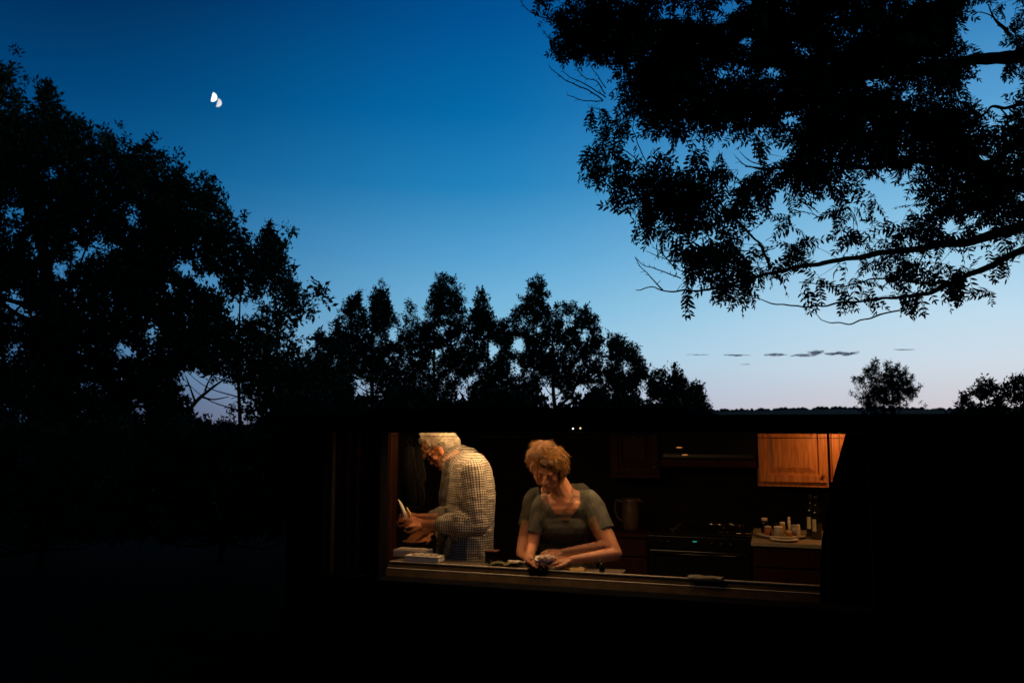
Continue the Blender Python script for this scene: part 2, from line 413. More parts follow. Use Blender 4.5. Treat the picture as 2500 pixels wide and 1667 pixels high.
cuts = [(690,840,'shortest tree of the middle group, next to the big left trees',20),(840,968,'middle-distance tree with twin pointed tops above the older man',21),(968,1145,'tall broad tree with the blunt double spire above the man and woman',22),
        (1145,1238,'slim tree between the two tallest spires of the middle group',20.5),(1238,1468,'broadest middle tree with the highest single spire and bare limbs below',21.5),(1468,1580,'rounded open tree right of the highest spire',20),(1580,1765,'low last tree of the middle group, where the ridge begins',19)]
for x0, x1, lb, Y in cuts:
    s = CC[(CC[:, 0]+rng.normal(0, 7, len(CC)) >= x0) & (CC[:, 0] < x1)]; cx = (x0+x1)/2
    lim = [[(1330,1040,.07),(1362,995,.05),(1395,965,.035),(1410,930,.02)],[(1400,1040,.06),(1385,1000,.04),(1420,960,.03)],[(1345,1030,.05),(1332,985,.03),(1318,950,.02)],[(1440,1030,.05),(1425,990,.03),(1404,962,.02)]] if x0 == 1238 else \
          [[(1165,1020,.06),(1140,985,.04),(1122,955,.02)],[(1150,1000,.05),(1128,1000,.03)]] if x0 == 968 else []
    tree('middle_tree', lb, 'tree', G2, tuple(at(cx, 1150, Y).xy)+(0,), s, Y, 1.6, .17, .11, up=.35, limbs=lim)

# small pine on the ridge line
pb = [(2134,897,6,22),(2122,918,12,16),(2160,935,28,24),(2195,925,20,20),(2186,905,8,18),(2166,904,6,16),(2140,960,36,24),(2190,960,34,24),(2165,985,45,18),(2098,932,14,10),(2214,938,12,24),(2225,965,10,14),(2125,985,18,16)]
PP = np.concatenate([np.stack([rng.normal(x, rx*.62, int(rx*ry*.12)), rng.normal(y, ry*.45, int(rx*ry*.12))], 1) for x, y, rx, ry in pb])
tree('pine_tree', 'small ragged pine standing alone against the pale sky at right', 'tree', None, tuple(at(2160, 1100, 24).xy)+(0,), PP, 24, .7, .15, .08, T_needle, M_pine, up=1.2)
# bushy tree at the right edge and shrubs filling the dark slopes
rb = sample_region(1500, 2330, 2720, 900, 1120, lambda x, y: np.where(y > np.interp(x, [2330,2350,2380,2400,2440,2462,2478,2495,2520,2720], [1080,980,958,935,945,948,920,925,925,900]), np.where(((x-2395)/34)**2+((y-985)/13)**2 < 1, .25, .9), 0))
tree('bushy_tree', 'low dark bush with ragged leaves at the right edge of the horizon', 'bush', None, tuple(at(2480, 1200, 9).xy)+(0,), np.concatenate([rb, peaks([(2482,918),(2500,905),(2400,938),(2358,948)], 6, 8, 30)]), 9, .8, .10, .09, up=.5)

def shrub(label, px0, px1, top, Y, n):
    s = sample_region(n, px0, px1, top-10, top+260, lambda x, y: np.where(y > top+18*np.sin(x/37.0+Y)+10*np.sin(x/13.0), .8, 0))
    return tree('shrub', label, 'shrub', 'dark shrubs low on the slopes beside the kitchen', tuple(at((px0+px1)/2, 1300, Y).xy)+(0,), s, Y, .6, .17, .05, up=.4)
shrub('nearly black shrub at the foot of the tallest left tree', -150, 330, 1052, 10.0, 1500)
shrub('nearly black shrub under the sky gap, left of the brown curtain', 300, 760, 1046, 10.5, 1500)
shrub('nearly black shrub right of the bright cabinet, below the pine', 2120, 2420, 1035, 9.5, 1200)

shrub('nearly black shrub behind the roof above the man', 680, 1010, 992, 9.0, 2600)
shrub('nearly black shrub behind the roof, between man and woman', 960, 1300, 985, 9.4, 2600)
shrub('nearly black shrub behind the roof above the woman', 1260, 1680, 1000, 8.8, 3000)
# ================================================================== LOCUST overhead at right
LO = """
0388888678 6998987889 99334 77
0189999999 9999988799 99216 77
0069999999 9999999999 98569 77
0013349999 9989999999 99713 77
0000258999 9999999899 98632 77
0000589999 9999999989 99724 77
0000335555 3789999999 99846 77
0000541000 0068988899 89877 77
0002776755 6369896985 68998 77
0000158999 8888786465 69998 77
0000015898 8678666666 78889 77
0000000255 6565555788 86578 77
0000000169 8867646667 66542 44
0000000089 9983166678 76300 00
0000000022 1300002324 36230 00
0000000000 0000000000 10000 00
""".strip().split('\n')
LO = [[int(ch) for ch in r.replace(' ', '')] for r in LO]
holes_T = [(1930,295,16,14),(1822,100,16,10),(1795,10,22,14),(1655,25,14,14),(1752,45,12,8),(1958,115,22,8),(2225,225,16,14),(2015,625,30,30),(2150,470,34,16),(2155,440,30,8),(1890,175,24,10),(1755,185,14,9),(1815,165,10,8),(1895,375,35,24),(2410,215,40,30),(2390,70,40,30),(2440,130,26,14),(2140,195,16,8),(1800,385,48,32),(1520,318,34,20),(1500,262,16,12),(1440,300,30,30),(1395,200,60,50),(1690,372,90,30),(1590,352,42,18),(2320,630,20,10),(2190,540,22,8),(1960,540,14,12),(1840,590,22,16),(2000,560,24,14),(2330,560,22,8)]
limbs_px = [
 [(2720,110,.075),(2500,136,.062),(2395,146,.055),(2250,165,.046),(2100,185,.036),(1950,168,.028),(1800,150,.02),(1650,110,.013),(1520,80,.008),(1400,60,.005)],
 [(2720,520,.07),(2560,470,.055),(2450,440,.05),(2390,415,.042),(2300,395,.034),(2200,396,.026),(2120,408,.022),(2000,400,.016),(1890,412,.009),(1820,405,.005)],
 [(2700,560,.07),(2560,545,.052),(2440,570,.043),(2360,590,.036),(2260,604,.029),(2160,617,.024),(2050,636,.021),(1960,650,.018),(1888,664,.015),(1800,690,.012),(1720,708,.009),(1640,710,.0065),(1590,702,.005),(1553,705,.0035)],
 [(2700,540,.05),(2500,611,.03),(2419,648,.026),(2350,676,.022),(2276,712,.018),(2200,725,.014),(2120,733,.010),(2060,738,.009),(1994,749,.007),(1930,744,.006),(1880,737,.0055),(1835,728,.003)],
 [(2200,757,.008),(2140,772,.007),(2075,790,.006),(2040,789,.0055),(2008,783,.004),(1990,766,.003),(1965,750,.0025)],
 [(2500,330,.03),(2400,400,.03),(2300,300,.02),(2200,270,.018),(2080,200,.014),(1950,240,.011),(1800,270,.008),(1650,260,.006),(1530,250,.004)],
 [(1880,655,.012),(1868,620,.011),(1850,590,.010),(1800,545,.009),(1760,500,.007),(1690,460,.006),(1600,425,.005),(1540,380,.004),(1475,340,.0035)],
 [(1720,480,.006),(1640,440,.0055),(1585,400,.0045),(1560,360,.004),(1549,320,.0035),(1540,272,.003)],
 [(2350,690,.010),(2250,690,.009),(2150,680,.008),(2050,700,.006),(1950,690,.004)],
 [(2500,250,.018),(2460,265,.014),(2420,262,.012),(2380,300,.008)],
 [(1760,625,.006),(1700,600,.005),(1660,560,.004),(1620,530,.003)],
]
bare = [
 [(1473,246,.0045),(1440,222,.0042),(1412,212,.004),(1380,195,.0034),(1355,175,.0026),(1342,162,.0018)],
 [(1480,240,.004),(1440,212,.0036),(1405,196,.003),(1368,172,.0018)],
 [(1478,232,.004),(1458,200,.0034),(1430,190,.0028),(1412,172,.0022),(1399,152,.0016)],
 [(1480,215,.0035),(1462,190,.0028),(1448,172,.0022),(1440,158,.0016)],
 [(1475,248,.0038),(1440,246,.0032),(1410,240,.0025),(1385,233,.0016)],
 [(1474,270,.003),(1455,266,.0022),(1438,262,.0014)],
 [(1349,50,.0045),(1320,42,.0038),(1295,28,.0032),(1280,12,.0026),(1266,-6,.0018)],
 [(1560,150,.0045),(1510,156,.004),(1460,152,.0034),(1420,148,.0025),(1403,155,.0015)],
 [(1618,706,.0045),(1600,690,.0038),(1580,668,.003),(1562,650,.0024),(1550,630,.0016)],
 [(1665,680,.004),(1630,668,.0034),(1595,655,.003),(1568,646,.0024),(1549,627,.0016)],
 [(1660,660,.0038),(1635,640,.0032),(1612,614,.0024),(1594,603,.0016)],
 [(1670,640,.0036),(1630,634,.003),(1600,622,.0022),(1580,612,.0015)],
 [(1890,420,.0045),(1850,412,.0036),(1815,400,.003),(1795,385,.0018)],
 [(1870,405,.004),(1840,395,.003),(1815,380,.0022),(1805,372,.0015)],
 [(1766,440,.0035),(1765,410,.003),(1763,372,.002)],
 [(2500,330,.012),(2470,370,.010),(2448,330,.008),(2460,290,.006),(2440,260,.004)],
 [(2490,640,.003),(2470,637,.0025),(2440,632,.0018)],
 [(2470,648,.003),(2450,656,.0025),(2436,655,.0018)],
 [(2470,90,.010),(2440,62,.008),(2420,35,.005),(2412,10,.004)],
 [(2460,75,.006),(2420,40,.004),(2390,32,.003),(2356,28,.002)],
]
def locust_Y(px, py): return 6.5+.55*math.sin(px/170.0+py/310.0)+.35*math.sin(py/95.0)
tbase = Vector((6.1, 6.9, 0))
locust = thing('locust_tree', 'large locust tree reaching in from the right, feathery hanging leaves in silhouette', 'tree', tbase)
bm = bmesh.new(); tp = catmull([Vector((0,0,-.3)), Vector((-.1,0,1.5)), Vector((-.3,-.1,3.0)), Vector((-.2,-.3,4.6)), Vector((.3,-.2,6.6)), Vector((.2,0,8.5))], 6)
tube(bm, tp, [.26*(1-.8*i/(len(tp)-1)) for i in range(len(tp))], 12); mesh_from_bm('trunk', bm, M_bark, locust, True)
limb_pts = []; limb_rad = []
def knobbly(w, rr, amp):
    out = []
    for i, p in enumerate(w): out.append(p+Vector((noise.noise(p*9), noise.noise(p*9+Vector((7,0,0))), noise.noise(p*9+Vector((0,9,0)))))*amp)
    return out
for L in limbs_px:
    w = [at(x, y, locust_Y(x, y)*.5+3.3)-tbase for x, y, r in L]
    if L[0][0] >= 2690: w = [tp[min(range(len(tp)), key=lambda q: abs(tp[q].z-(w[0].z-.25)))].copy()]+w; L = [(0,0,L[0][2]*1.35)]+L
    q = catmull(w, 7); rr = list(np.interp(np.linspace(0, len(L)-1, len(q)), range(len(L)), [r*1.0 for x, y, r in L])); q = knobbly(q, rr, .018)
    rr = [r*(1+.18*noise.noise(p*14)) for r, p in zip(rr, q)]
    bm = bmesh.new(); tube(bm, q, rr, 8); mesh_from_bm('limb', bm, M_bark, locust, True); limb_pts += q; limb_rad += rr
for L in bare:
    w = [at(x, y, locust_Y(x, y)*.5+3.3)-tbase for x, y, r in L]; q = catmull(w, 6); rr = list(np.interp(np.linspace(0, len(L)-1, len(q)), range(len(L)), [r for x, y, r in L]))
    rr = [r*1.45 for r in rr]; q = knobbly(q, rr, .012); bm = bmesh.new(); tube(bm, q, rr, 5)
    for i in range(2, len(q)-1, 3):
        d = Vector((random.uniform(-1,.4), random.uniform(-.3,.3), random.uniform(-.3,1))).normalized(); tube(bm, [q[i], q[i]+d*random.uniform(.012,.05)], [rr[i]*.8, rr[i]*.35], 4)
    mesh_from_bm('bare_twig', bm, M_bark, locust, True)
# nodes where leaves grow
NN = 7300; px = rng.uniform(1255, 2640, NN); py = rng.uniform(-150, 800, NN)
g = interp_grid(LO, 1250, 0, 50, px, np.clip(py, 0, 799)); g = np.where(py < 0, np.minimum(g, 7), g)
g = g + np.where(g > 7.5, 0, np.minimum(0, lumps(px, py, 38, 2.2)*1.4)); prob = fac(np.clip(g, 0, 9))
for hx, hy, rx, ry in holes_T: prob = np.where(((px-hx)/(rx+12))**2+((py-hy)/(ry+12))**2 < 1, .03*prob, prob)
keep = rng.random(NN) < prob*np.where(px < 1800, np.interp(py, [0,350,480,800], [1,.95,.95,.9]), np.interp(py, [0,350,480,800], [1,.95,.66,.6])); px, py = px[keep], py[keep]-np.interp(py[keep], [0,800], [8,24])
hang = [(1318,8),(1372,60),(1380,115),(1395,130),(1470,300),(1480,320),(1446,285),(1512,285),(1455,395),(1432,395),(1425,400),(1470,420),(1440,375),(1530,320),(1508,330),(1600,320),(1660,330),(1650,320),(1725,325),(1718,330),(1840,355),(1855,365),(1500,430),(1520,445),(1505,470),(1560,520),(1575,560),(1585,540),(1610,585),(1640,590),(1660,605),(1800,718),(1822,715),(1828,730),(1770,715),(1680,715),(1995,700),(1960,720),(2060,730),(2115,725),(2200,735),(2205,745),(2240,735),(2248,720),(2330,690),(2322,700),(2345,680),(2340,695),(2060,300+430),(2450,640),(1515,310),(1590,390),(1700,380),(1720,385),(1620,395),(1760,400),(1740,425)]
px = np.concatenate([px, [h[0] for h in hang]]); py = np.concatenate([py, [h[1]-22 for h in hang]])
Yn = np.array([locust_Y(a, b)*.5+3.3 for a, b in zip(px, py)])+rng.normal(0, .45, len(px)); Yn = np.clip(Yn, 5.4, 8.2)
nodes = project_many(px, py, Yn)-np.array(tbase)
# join every node to the nearest earlier wood
wood = [np.array(p) for p in limb_pts]; wr = list(limb_rad); W = np.array(wood); R_ = np.array(wr)
dmin = np.array([np.min(np.sum((W-n)**2, 1)) for n in nodes]); order = np.argsort(dmin)
W2 = np.concatenate([W, np.zeros((len(nodes), 3))]); nW = len(W); bm = bmesh.new(); cnt = 0
for i in order:
    n = nodes[i]; dd = np.sum((W2[:nW]-n)**2*np.array([1, .5, 1.3]), 1); j = int(np.argmin(dd)); s = Vector(W2[j]); e = Vector(n); ln = (e-s).length
    if ln > .06:
        mid = (s+e)/2+Vector((random.uniform(-.1,.1), random.uniform(-.1,.1), random.uniform(-.02,.1)))*ln
        q = catmull([s, mid, e], 3); r0 = min(.0045, .0018+.004*ln); tube(bm, q, [r0*(1-.5*k/(len(q)-1)) for k in range(len(q))], 3); 
    W2[nW] = n; nW += 1
o = mesh_from_bm('twigs', bm, M_bark, locust); o['kind'] = 'stuff'
# compound leaves, three to five from each node
nl = rng.integers(3, 6, len(nodes)); rep = np.repeat(np.arange(len(nodes)), nl); K = len(rep)
lp = nodes[rep]+rng.normal(0, .018, (K, 3)); d = rng.normal(0, 1, (K, 3))*np.array([1, .8, .7])+np.array([-.25, 0, -.45])
hm = rep >= len(nodes)-len(hang); d[hm] = rng.normal(0, .38, (hm.sum(), 3))+np.array([0, 0, -1.0])
rt = basis_from(d, rng.normal(0, .9, K)); sc = rng.uniform(.14, .24, K)
# leave out what would hang into the open sky between the layered sprays
def px_of(P):
    Yd = P[:, 1]*math.cos(PITCH)+(P[:, 2]-CAMZ)*math.sin(PITCH); Zd = (P[:, 2]-CAMZ)*math.cos(PITCH)-P[:, 1]*math.sin(PITCH)
    return 1250+FPX*P[:, 0]/Yd, 833.5-FPX*Zd/Yd
okl = np.ones(K, bool); dn = d/np.linalg.norm(d, axis=1, keepdims=True)
for f_, thr in ((.6, 1.6), (1.0, .8)):
    qx, qy = px_of(lp+dn*(sc*f_)[:, None]+np.array(tbase)); gq = interp_grid(LO, 1250, 0, 50, qx, np.clip(qy, 0, 799)); okl &= (gq > thr) | (qy < 0)
    for hx, hy, rx, ry in holes_T: okl &= ((qx-hx)/(rx+4))**2+((qy-hy)/(ry+4))**2 > 1
okl |= rep >= len(nodes)-len(hang)
lp, rt, sc, rep, d = lp[okl], rt[okl], sc[okl], rep[okl], d[okl]; K = len(rep); hm = rep >= len(nodes)-len(hang)
gg = interp_grid(LO, 1250, 0, 50, px, np.clip(py, 0, 799)); vis = (gg[rep] < 6.0) & (py[rep] > 5) & (px[rep] < 2490) & (px[rep] > 1290)
cand = np.nonzero(hm | vis)[0]; cand = cand[np.argsort(~hm[cand], kind='stable')][:280]; single = np.zeros(K, bool); single[cand] = True
batch_mesh('foliage', T_comp, lp[~single], rt[~single], sc[~single], M_locust, locust)
leaf_meshes = []
for tv, tf in T_comp:
    o = raw_mesh('leaf', tv.astype(np.float32), tf.astype(np.int32), np.full(len(tv), .5, np.float32), M_locust, locust); leaf_meshes.append(o)
for n_, i in enumerate(np.nonzero(single)[0]):
    src = leaf_meshes[n_ % len(leaf_meshes)]; o = src if n_ < len(leaf_meshes) else src.copy()
    if n_ >= len(leaf_meshes): put(o, locust)
    mw = Matrix([list(rt[i][r])+[0] for r in range(3)]+[[0,0,0,1]]); o.matrix_local = Matrix.Translation(lp[i]) @ mw @ Matrix.Scale(sc[i], 4)

# ================================================================== MOON and its twin image, clouds
def moon(name, label, px, py, rad_px, strength, squash):
    """a gibbous half disc: real sphere segment far away"""
    D = 9000.0; p = at(px, py, D); root_r = rad_px/FPX*D*1.0
    bm = bmesh.new(); n = 32; c0 = []
    m_ = mat(name+'_glow'+str(strength), (.8,.8,.75), 1, emit=(1,.99,.96), es=strength, noise_s=0)
    for k in range(n+1):                         # limb
        a = -math.pi/2+math.pi*k/n; c0.append((math.cos(a), math.sin(a)))
    rows = []
    for k in range(n+1):
        y = c0[k][1]; xo = c0[k][0]; xi = squash*math.sqrt(max(0, 1-y*y)); row = []
        for j in range(9):
            x = xi+(xo-xi)*j/8; z = -math.sqrt(max(0, 1-x*x-y*y)); row.append(bm.verts.new((x*root_r, z*root_r, y*root_r)))
        rows.append(row)
    for a, b in zip(rows, rows[1:]):
        for j in range(8): bm.faces.new((a[j], a[j+1], b[j+1], b[j]))
    bmesh.ops.remove_doubles(bm, verts=bm.verts, dist=.01)
    o = mesh_from_bm(name, bm, m_, None, True); o.location = p; o.rotation_euler = (0, R(11), math.atan2(-p.x, p.y)); return o
o = moon('moon', '', 518, 237.5, 11.8, 1.7, .0); tag(o, 'bright white half moon high in the dark blue sky at left', 'moon')
o = moon('moon', '', 530, 251, 11.2, .62, .10); tag(o, 'fainter glowing copy of the half moon for its reflection, touching its lower right', 'moon')  # added copy: the moon's second reflection built as a glowing crescent

def cloud_mat():
    m = bpy.data.materials.new('cloud'); m.use_nodes = True; nt = m.node_tree; nt.nodes.clear()
    out = nt.nodes.new('ShaderNodeOutputMaterial'); df = nt.nodes.new('ShaderNodeBsdfDiffuse'); df.inputs[0].default_value = (.66,.76,.9,1)
    tr = nt.nodes.new('ShaderNodeBsdfTransparent'); mx = nt.nodes.new('ShaderNodeMixShader'); lw = nt.nodes.new('ShaderNodeLayerWeight'); lw.inputs[0].default_value = .5
    co = nt.nodes.new('ShaderNodeTexCoord'); nz = nt.nodes.new('ShaderNodeTexNoise'); nz.inputs['Scale'].default_value = .02; nz.inputs['Detail'].default_value = 5; nt.links.new(co.outputs['Object'], nz.inputs[0])
    a = nt.nodes.new('ShaderNodeMath'); a.operation = 'ADD'; nt.links.new(lw.outputs['Facing'], a.inputs[0]); nt.links.new(nz.outputs['Fac'], a.inputs[1])
    mr = nt.nodes.new('ShaderNodeMapRange'); mr.interpolation_type = 'SMOOTHSTEP'; nt.links.new(a.outputs[0], mr.inputs[0]); mr.inputs[1].default_value = .7; mr.inputs[2].default_value = 1.35; mr.inputs[3].default_value = .38; mr.inputs[4].default_value = 1
    nt.links.new(mr.outputs[0], mx.inputs[0]); nt.links.new(df.outputs[0], mx.inputs[1]); nt.links.new(tr.outputs[0], mx.inputs[2]); nt.links.new(mx.outputs[0], out.inputs[0]); return m
M_cloud = cloud_mat()
def cloud(label, px, py, w, h, seed, lumps_=5):
    Y = 5000.0; p = at(px, py, Y); k = Y/FPX; bm = bmesh.new(); r = random.Random(seed)
    for i in range(lumps_):
        s = bmesh.ops.create_icosphere(bm, subdivisions=4, radius=1)['verts']; f = (i+.5)/lumps_*2-1
        bmesh.ops.transform(bm, matrix=Matrix.Translation((f*w*.52*k, 0, r.uniform(-.15,.15)*h*k)) @ Matrix.Diagonal((w/lumps_*.95*k*r.uniform(.8,1.4), h*1.6*k, h*.72*k*r.uniform(.6,1.1)*(1-.55*abs(f)), 1)), verts=s)
    for v in bm.verts: v.co.z += noise.noise(v.co*.02+Vector((seed,0,0)))*h*k*.35
    o = mesh_from_bm('cloud', bm, M_cloud, None, True); o.location = p; tag(o, label, 'cloud', 'small flat clouds low over the ridge')
cloud('darkest small cloud, rightmost of the close row above the ridge', 2058, 862, 70, 11, 1)
cloud('small ragged cloud touching the left of the darkest one', 1992, 860, 30, 11, 2, 3)
cloud('long flat grey-blue cloud in the middle of the row', 1958, 867, 46, 8, 3, 4)
cloud('flat grey-blue cloud, second from the left end of the row', 1893, 866, 50, 7, 4, 4)
cloud('thin faint streak of cloud at the left end of the row', 1802, 867, 56, 4, 5, 5)
cloud('tiny faint wisp of cloud far left, above the last middle tree', 1705, 866, 44, 2.5, 6, 4)
cloud('faint lone wisp of cloud above the small pine', 2208, 853, 44, 5, 7, 4)
cloud('tiny wisp of cloud just under the thin left streak', 1821, 889, 18, 3, 8, 2)

# ================================================================== HOUSE with the open kitchen window
WV = -.33                                             # the outside wall, in front of the counter edge
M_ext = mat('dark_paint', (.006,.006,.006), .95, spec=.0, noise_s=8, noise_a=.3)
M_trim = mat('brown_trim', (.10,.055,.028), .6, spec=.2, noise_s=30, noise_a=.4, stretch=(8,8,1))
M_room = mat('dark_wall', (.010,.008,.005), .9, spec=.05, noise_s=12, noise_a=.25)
M_ceil = mat('ceiling_paint', (.30,.25,.19), .9)
M_floor = mat('kitchen_floor_tile', (.06,.04,.03), .7, noise_s=5, noise_a=.3)
uL = uz(928, 1100, WV)[0]; uR = uz(2120, 1100, WV)[0]; uHL = uz(705, 1100, WV)[0]; uHR = uR+.55
zTop = uz(1250, 1054, WV)[1]; zSill = uz(1200, 1432, WV)[1]; zRoof = 1.775
u1, u2 = uz(790, 1100, WV)[0], uz(897, 1100, WV)[0]   # narrow side window
house = kthing('house', 'low dark flat-roofed house with a long lit kitchen window', 'house', 0, 0, 0)
T = .10
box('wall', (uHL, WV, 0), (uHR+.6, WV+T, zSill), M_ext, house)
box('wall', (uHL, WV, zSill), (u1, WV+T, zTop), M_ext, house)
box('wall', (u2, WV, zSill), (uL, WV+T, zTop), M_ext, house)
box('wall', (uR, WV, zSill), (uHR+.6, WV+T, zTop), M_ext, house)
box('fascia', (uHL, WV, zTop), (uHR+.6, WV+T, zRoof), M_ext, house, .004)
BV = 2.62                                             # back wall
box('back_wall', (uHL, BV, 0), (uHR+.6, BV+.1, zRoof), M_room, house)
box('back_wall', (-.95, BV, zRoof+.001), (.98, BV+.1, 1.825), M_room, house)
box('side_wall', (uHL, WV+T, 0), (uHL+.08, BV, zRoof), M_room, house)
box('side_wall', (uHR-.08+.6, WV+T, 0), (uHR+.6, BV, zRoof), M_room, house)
box('kitchen_floor', (uHL+.08, WV+T, -.02), (uHR+.5, BV, 0.012), M_floor, house)
# roof: low in front, a raised strip over the room
box('roof', (uHL-.1, WV-.10, zRoof+.002), (uHR+.65, WV+.42, zRoof+.02), M_ext, house)
box('roof', (-.95, WV+.42, 1.826), (.98, BV+.15, 1.845), M_ext, house)
box('roof', (uHL-.1, WV+.42, zRoof+.002), (-.952, BV+.15, zRoof+.02), M_ext, house)
box('roof_step', (-.97, WV+.42, zRoof+.022), (-.952, BV+.15, 1.843), M_ext, house)
box('roof', (.98, WV+.42, zRoof+.002), (uHR+.65, BV+.15, zRoof+.02), M_ext, house)
box('roof_step', (-.95, WV+.40, zRoof+.022), (.98, WV+.42, 1.843), M_ext, house)
box('roof_step', (.982, WV+.42, zRoof+.022), (1.0, BV+.15, 1.843), M_ext, house)
fr = bpy.data.objects.new('window_frame', None); put(fr, house); fr.empty_display_size = .1
box('rail', (uL, WV-.004, zTop-.006), (uR, WV+.05, zTop+.004), M_trim, fr)
z2 = uz(1250, 1066, WV)[1]
box('rail', (uL, WV+.012, z2-.0016), (uR, WV+.028, z2+.0016), M_trim, fr)  # second bar added to mimic the top edge doubled by reflection
box('sill', (uL-.02, WV-.03, zSill-.03), (uR+.02, WV+T+.01, zSill+.004), M_ext, fr, .004)
box('jamb', (uL-.015, WV-.003, zSill+.004), (uL+.004, WV+T-.01, zTop-.006), M_ext, fr)
# brown side curtain behind the narrow window
def curtain(name, label, u0, uu1, v, z0, z1, m, folds=9, amp=.018, right_edge=None):
    o = kthing(name, label, 'curtain', (u0+uu1)/2, v, z0); bm = bmesh.new(); nx, nz = 90, 26; G = []
    for i in range(nx+1):
        row = []
        for k in range(nz+1):
            f = i/nx; h = k/nz; a = u0
            if right_edge: a = u0+right_edge(h)
            u = a+(uu1-a)*f-(u0+uu1)/2; vv = math.sin(f*folds*2*math.pi+.6*math.sin(h*3))*amp*(1.2-.4*h)+noise.noise(Vector((f*4, h*2, 3)))*.01
            row.append(bm.verts.new((u, vv, h*(z1-z0))))
        G.append(row)
    for a, b in zip(G, G[1:]):
        for k in range(nz): bm.faces.new((a[k], b[k], b[k+1], a[k+1]))
    bmesh.ops.solidify(bm, geom=bm.faces[:], thickness=.003)
    mesh_from_bm('cloth', bm, m, o, True)
    bm = bmesh.new(); tube(bm, [Vector((u0-(u0+uu1)/2-.05, 0, z1-z0-.012)), Vector((uu1-(u0+uu1)/2+.05, 0, z1-z0-.012))], .008, 8); mesh_from_bm('rod', bm, M_trim, o, True)
    return o
M_curt = mat('brown_cloth', (.11,.065,.035), .95, spec=.05, noise_s=40, noise_a=.3, bump=.3, bump_s=150)
curtain('curtain', 'faint brown curtain in the narrow dark side window left of the man', u1-.04, u2+.01, WV+.2, zSill-.2, 1.76, M_curt, 5)
M_black = mat('black_cloth', (.006,.006,.007), .98, spec=.02)
def rc(h): return np.interp(h, [0,.25,.5,.75,.92,1], [.0,.01,.03,.09,.15,.18])
ucl = uz(1993, 1400, WV+.16)[0]
curtain('curtain', 'black cloth added to shape the dark right end of the lit window', ucl, uR+.5, WV+.16, zSill-.3, 1.76, M_black, 11, .02, rc)  # made-up drape standing in for a dark shape at the right

# ---------------- counter along the window
zc = .93
M_count = mat('stone_countertop', (.15,.125,.09), .35, spec=.4, noise_s=60, noise_a=.5)
M_lip = mat('pale_counter_edge', (.40,.33,.22), .4, spec=.4, noise_s=40, noise_a=.2)
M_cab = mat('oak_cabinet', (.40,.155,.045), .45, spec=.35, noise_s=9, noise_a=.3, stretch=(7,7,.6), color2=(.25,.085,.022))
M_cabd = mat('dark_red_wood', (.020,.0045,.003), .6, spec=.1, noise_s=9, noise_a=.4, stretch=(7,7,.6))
counter = kthing('kitchen_counter', 'long counter with a pale edge running under the people', 'counter', 0, 0, 0)
cu0, cu1 = uz(950, 1375, 0)[0], uz(2120, 1440, 0)[0]
cuM = uz(1515, 1400, 0)[0]
M_shelf = mat('shelf_stone', (.10,.08,.055), .5, spec=.1, noise_s=60, noise_a=.5)
box('countertop', (cu0, .016, zc-.03), (cuM, .17, zc-.001), M_shelf, counter, .003)
box('countertop', (cuM+.001, .016, zc-.03), (cu1, .05, zc-.002), M_shelf, counter, .003)
box('front_edge', (cu0, 0, zc-.006), (cu1, .0155, zc+.003), M_lip, counter, .003)
M_apron = mat('brown_apron', (.065,.045,.024), .8, spec=.03, noise_s=14, noise_a=.35)
def slope(name, y0, z0, y1, z1, m, th=.006):
    bm = bmesh.new(); p = [(cu0,y0,z0),(cu1,y0,z0),(cu1,y1,z1),(cu0,y1,z1)]; vs = [bm.verts.new(q) for q in p]; bm.faces.new(vs); bmesh.ops.solidify(bm, geom=bm.faces[:], thickness=th); return mesh_from_bm(name, bm, m, counter)
slope('upper_apron', -.001, zc-.012, -.018, zc-.030, M_apron)
box('doubled_edge', (cu0, -.030, zc-.037), (cu1, -.018, zc-.031), M_lip, counter, .002)  # extra strip mimicking the front edge line doubled by reflection
slope('lower_apron', -.031, zc-.038, -.13, zc-.125, M_apron)
box('base_wall', (cu0, -.12, .1), (cu1, .03, zc-.14), M_cabd, counter)

# ---------------- upper cabinets on the back wall
def upper_cabinet(label, px0, px1, pybot, m, vfront=2.24, ztop=1.77, knob=True):
    a, zb = uz(px0, pybot, vfront); b, _ = uz(px1, pybot, vfront)
    o = kthing('wall_cabinet', label, 'cabinet', (a+b)/2, vfront, zb, 'wall cabinets over the back counter'); w = (b-a)/2; H = ztop-zb
    box('carcass', (-w, .02, 0), (w, BV-vfront-.005, H), m, o)
    d = bpy.data.objects.new('door', None); put(d, o)
    e = .012; s = .055
    box('stile', (-w+e, -.004, .035), (-w+e+s, .018, H-.01), m, d, .003); box('stile', (w-e-s, -.004, .035), (w-e, .018, H-.01), m, d, .003)
    box('rail', (-w+e+s+.001, -.003, .035), (w-e-s-.001, .018, .035+s), m, d, .003); box('rail', (-w+e+s+.001, -.003, H-.01-s), (w-e-s-.001, .018, H-.01), m, d, .003)
    bm = bmesh.new(); x0, x1, z0, z1 = -w+e+s+.001, w-e-s-.001, .036+s, H-.011-s
    def ring(i, y): return [bm.verts.new(p) for p in ((x0+i, y, z0+i), (x1-i, y, z0+i), (x1-i, y, z1-i), (x0+i, y, z1-i))]
    rs = [ring(0, .0), ring(.006, .014), ring(.018, .014), ring(.052, .002), ring(.056, .0)]
    for A, B in zip(rs, rs[1:]):
        for k in range(4): bm.faces.new((A[k], A[(k+1)%4], B[(k+1)%4], B[k]))
    bm.faces.new(rs[-1]); mesh_from_bm('door_panel', bm, m, d)
    if knob: lathe_obj('knob', [(.004,0),(.004,.012),(.012,.016),(.013,.022),(.006,.028)], mat('brass', (.4,.25,.09), .3, 1), d, 12, (0,0,0)).matrix_local = Matrix.Translation((w-e-s/2, -.004, .09)) @ Matrix.Rotation(R(90), 4, 'X')
    return o
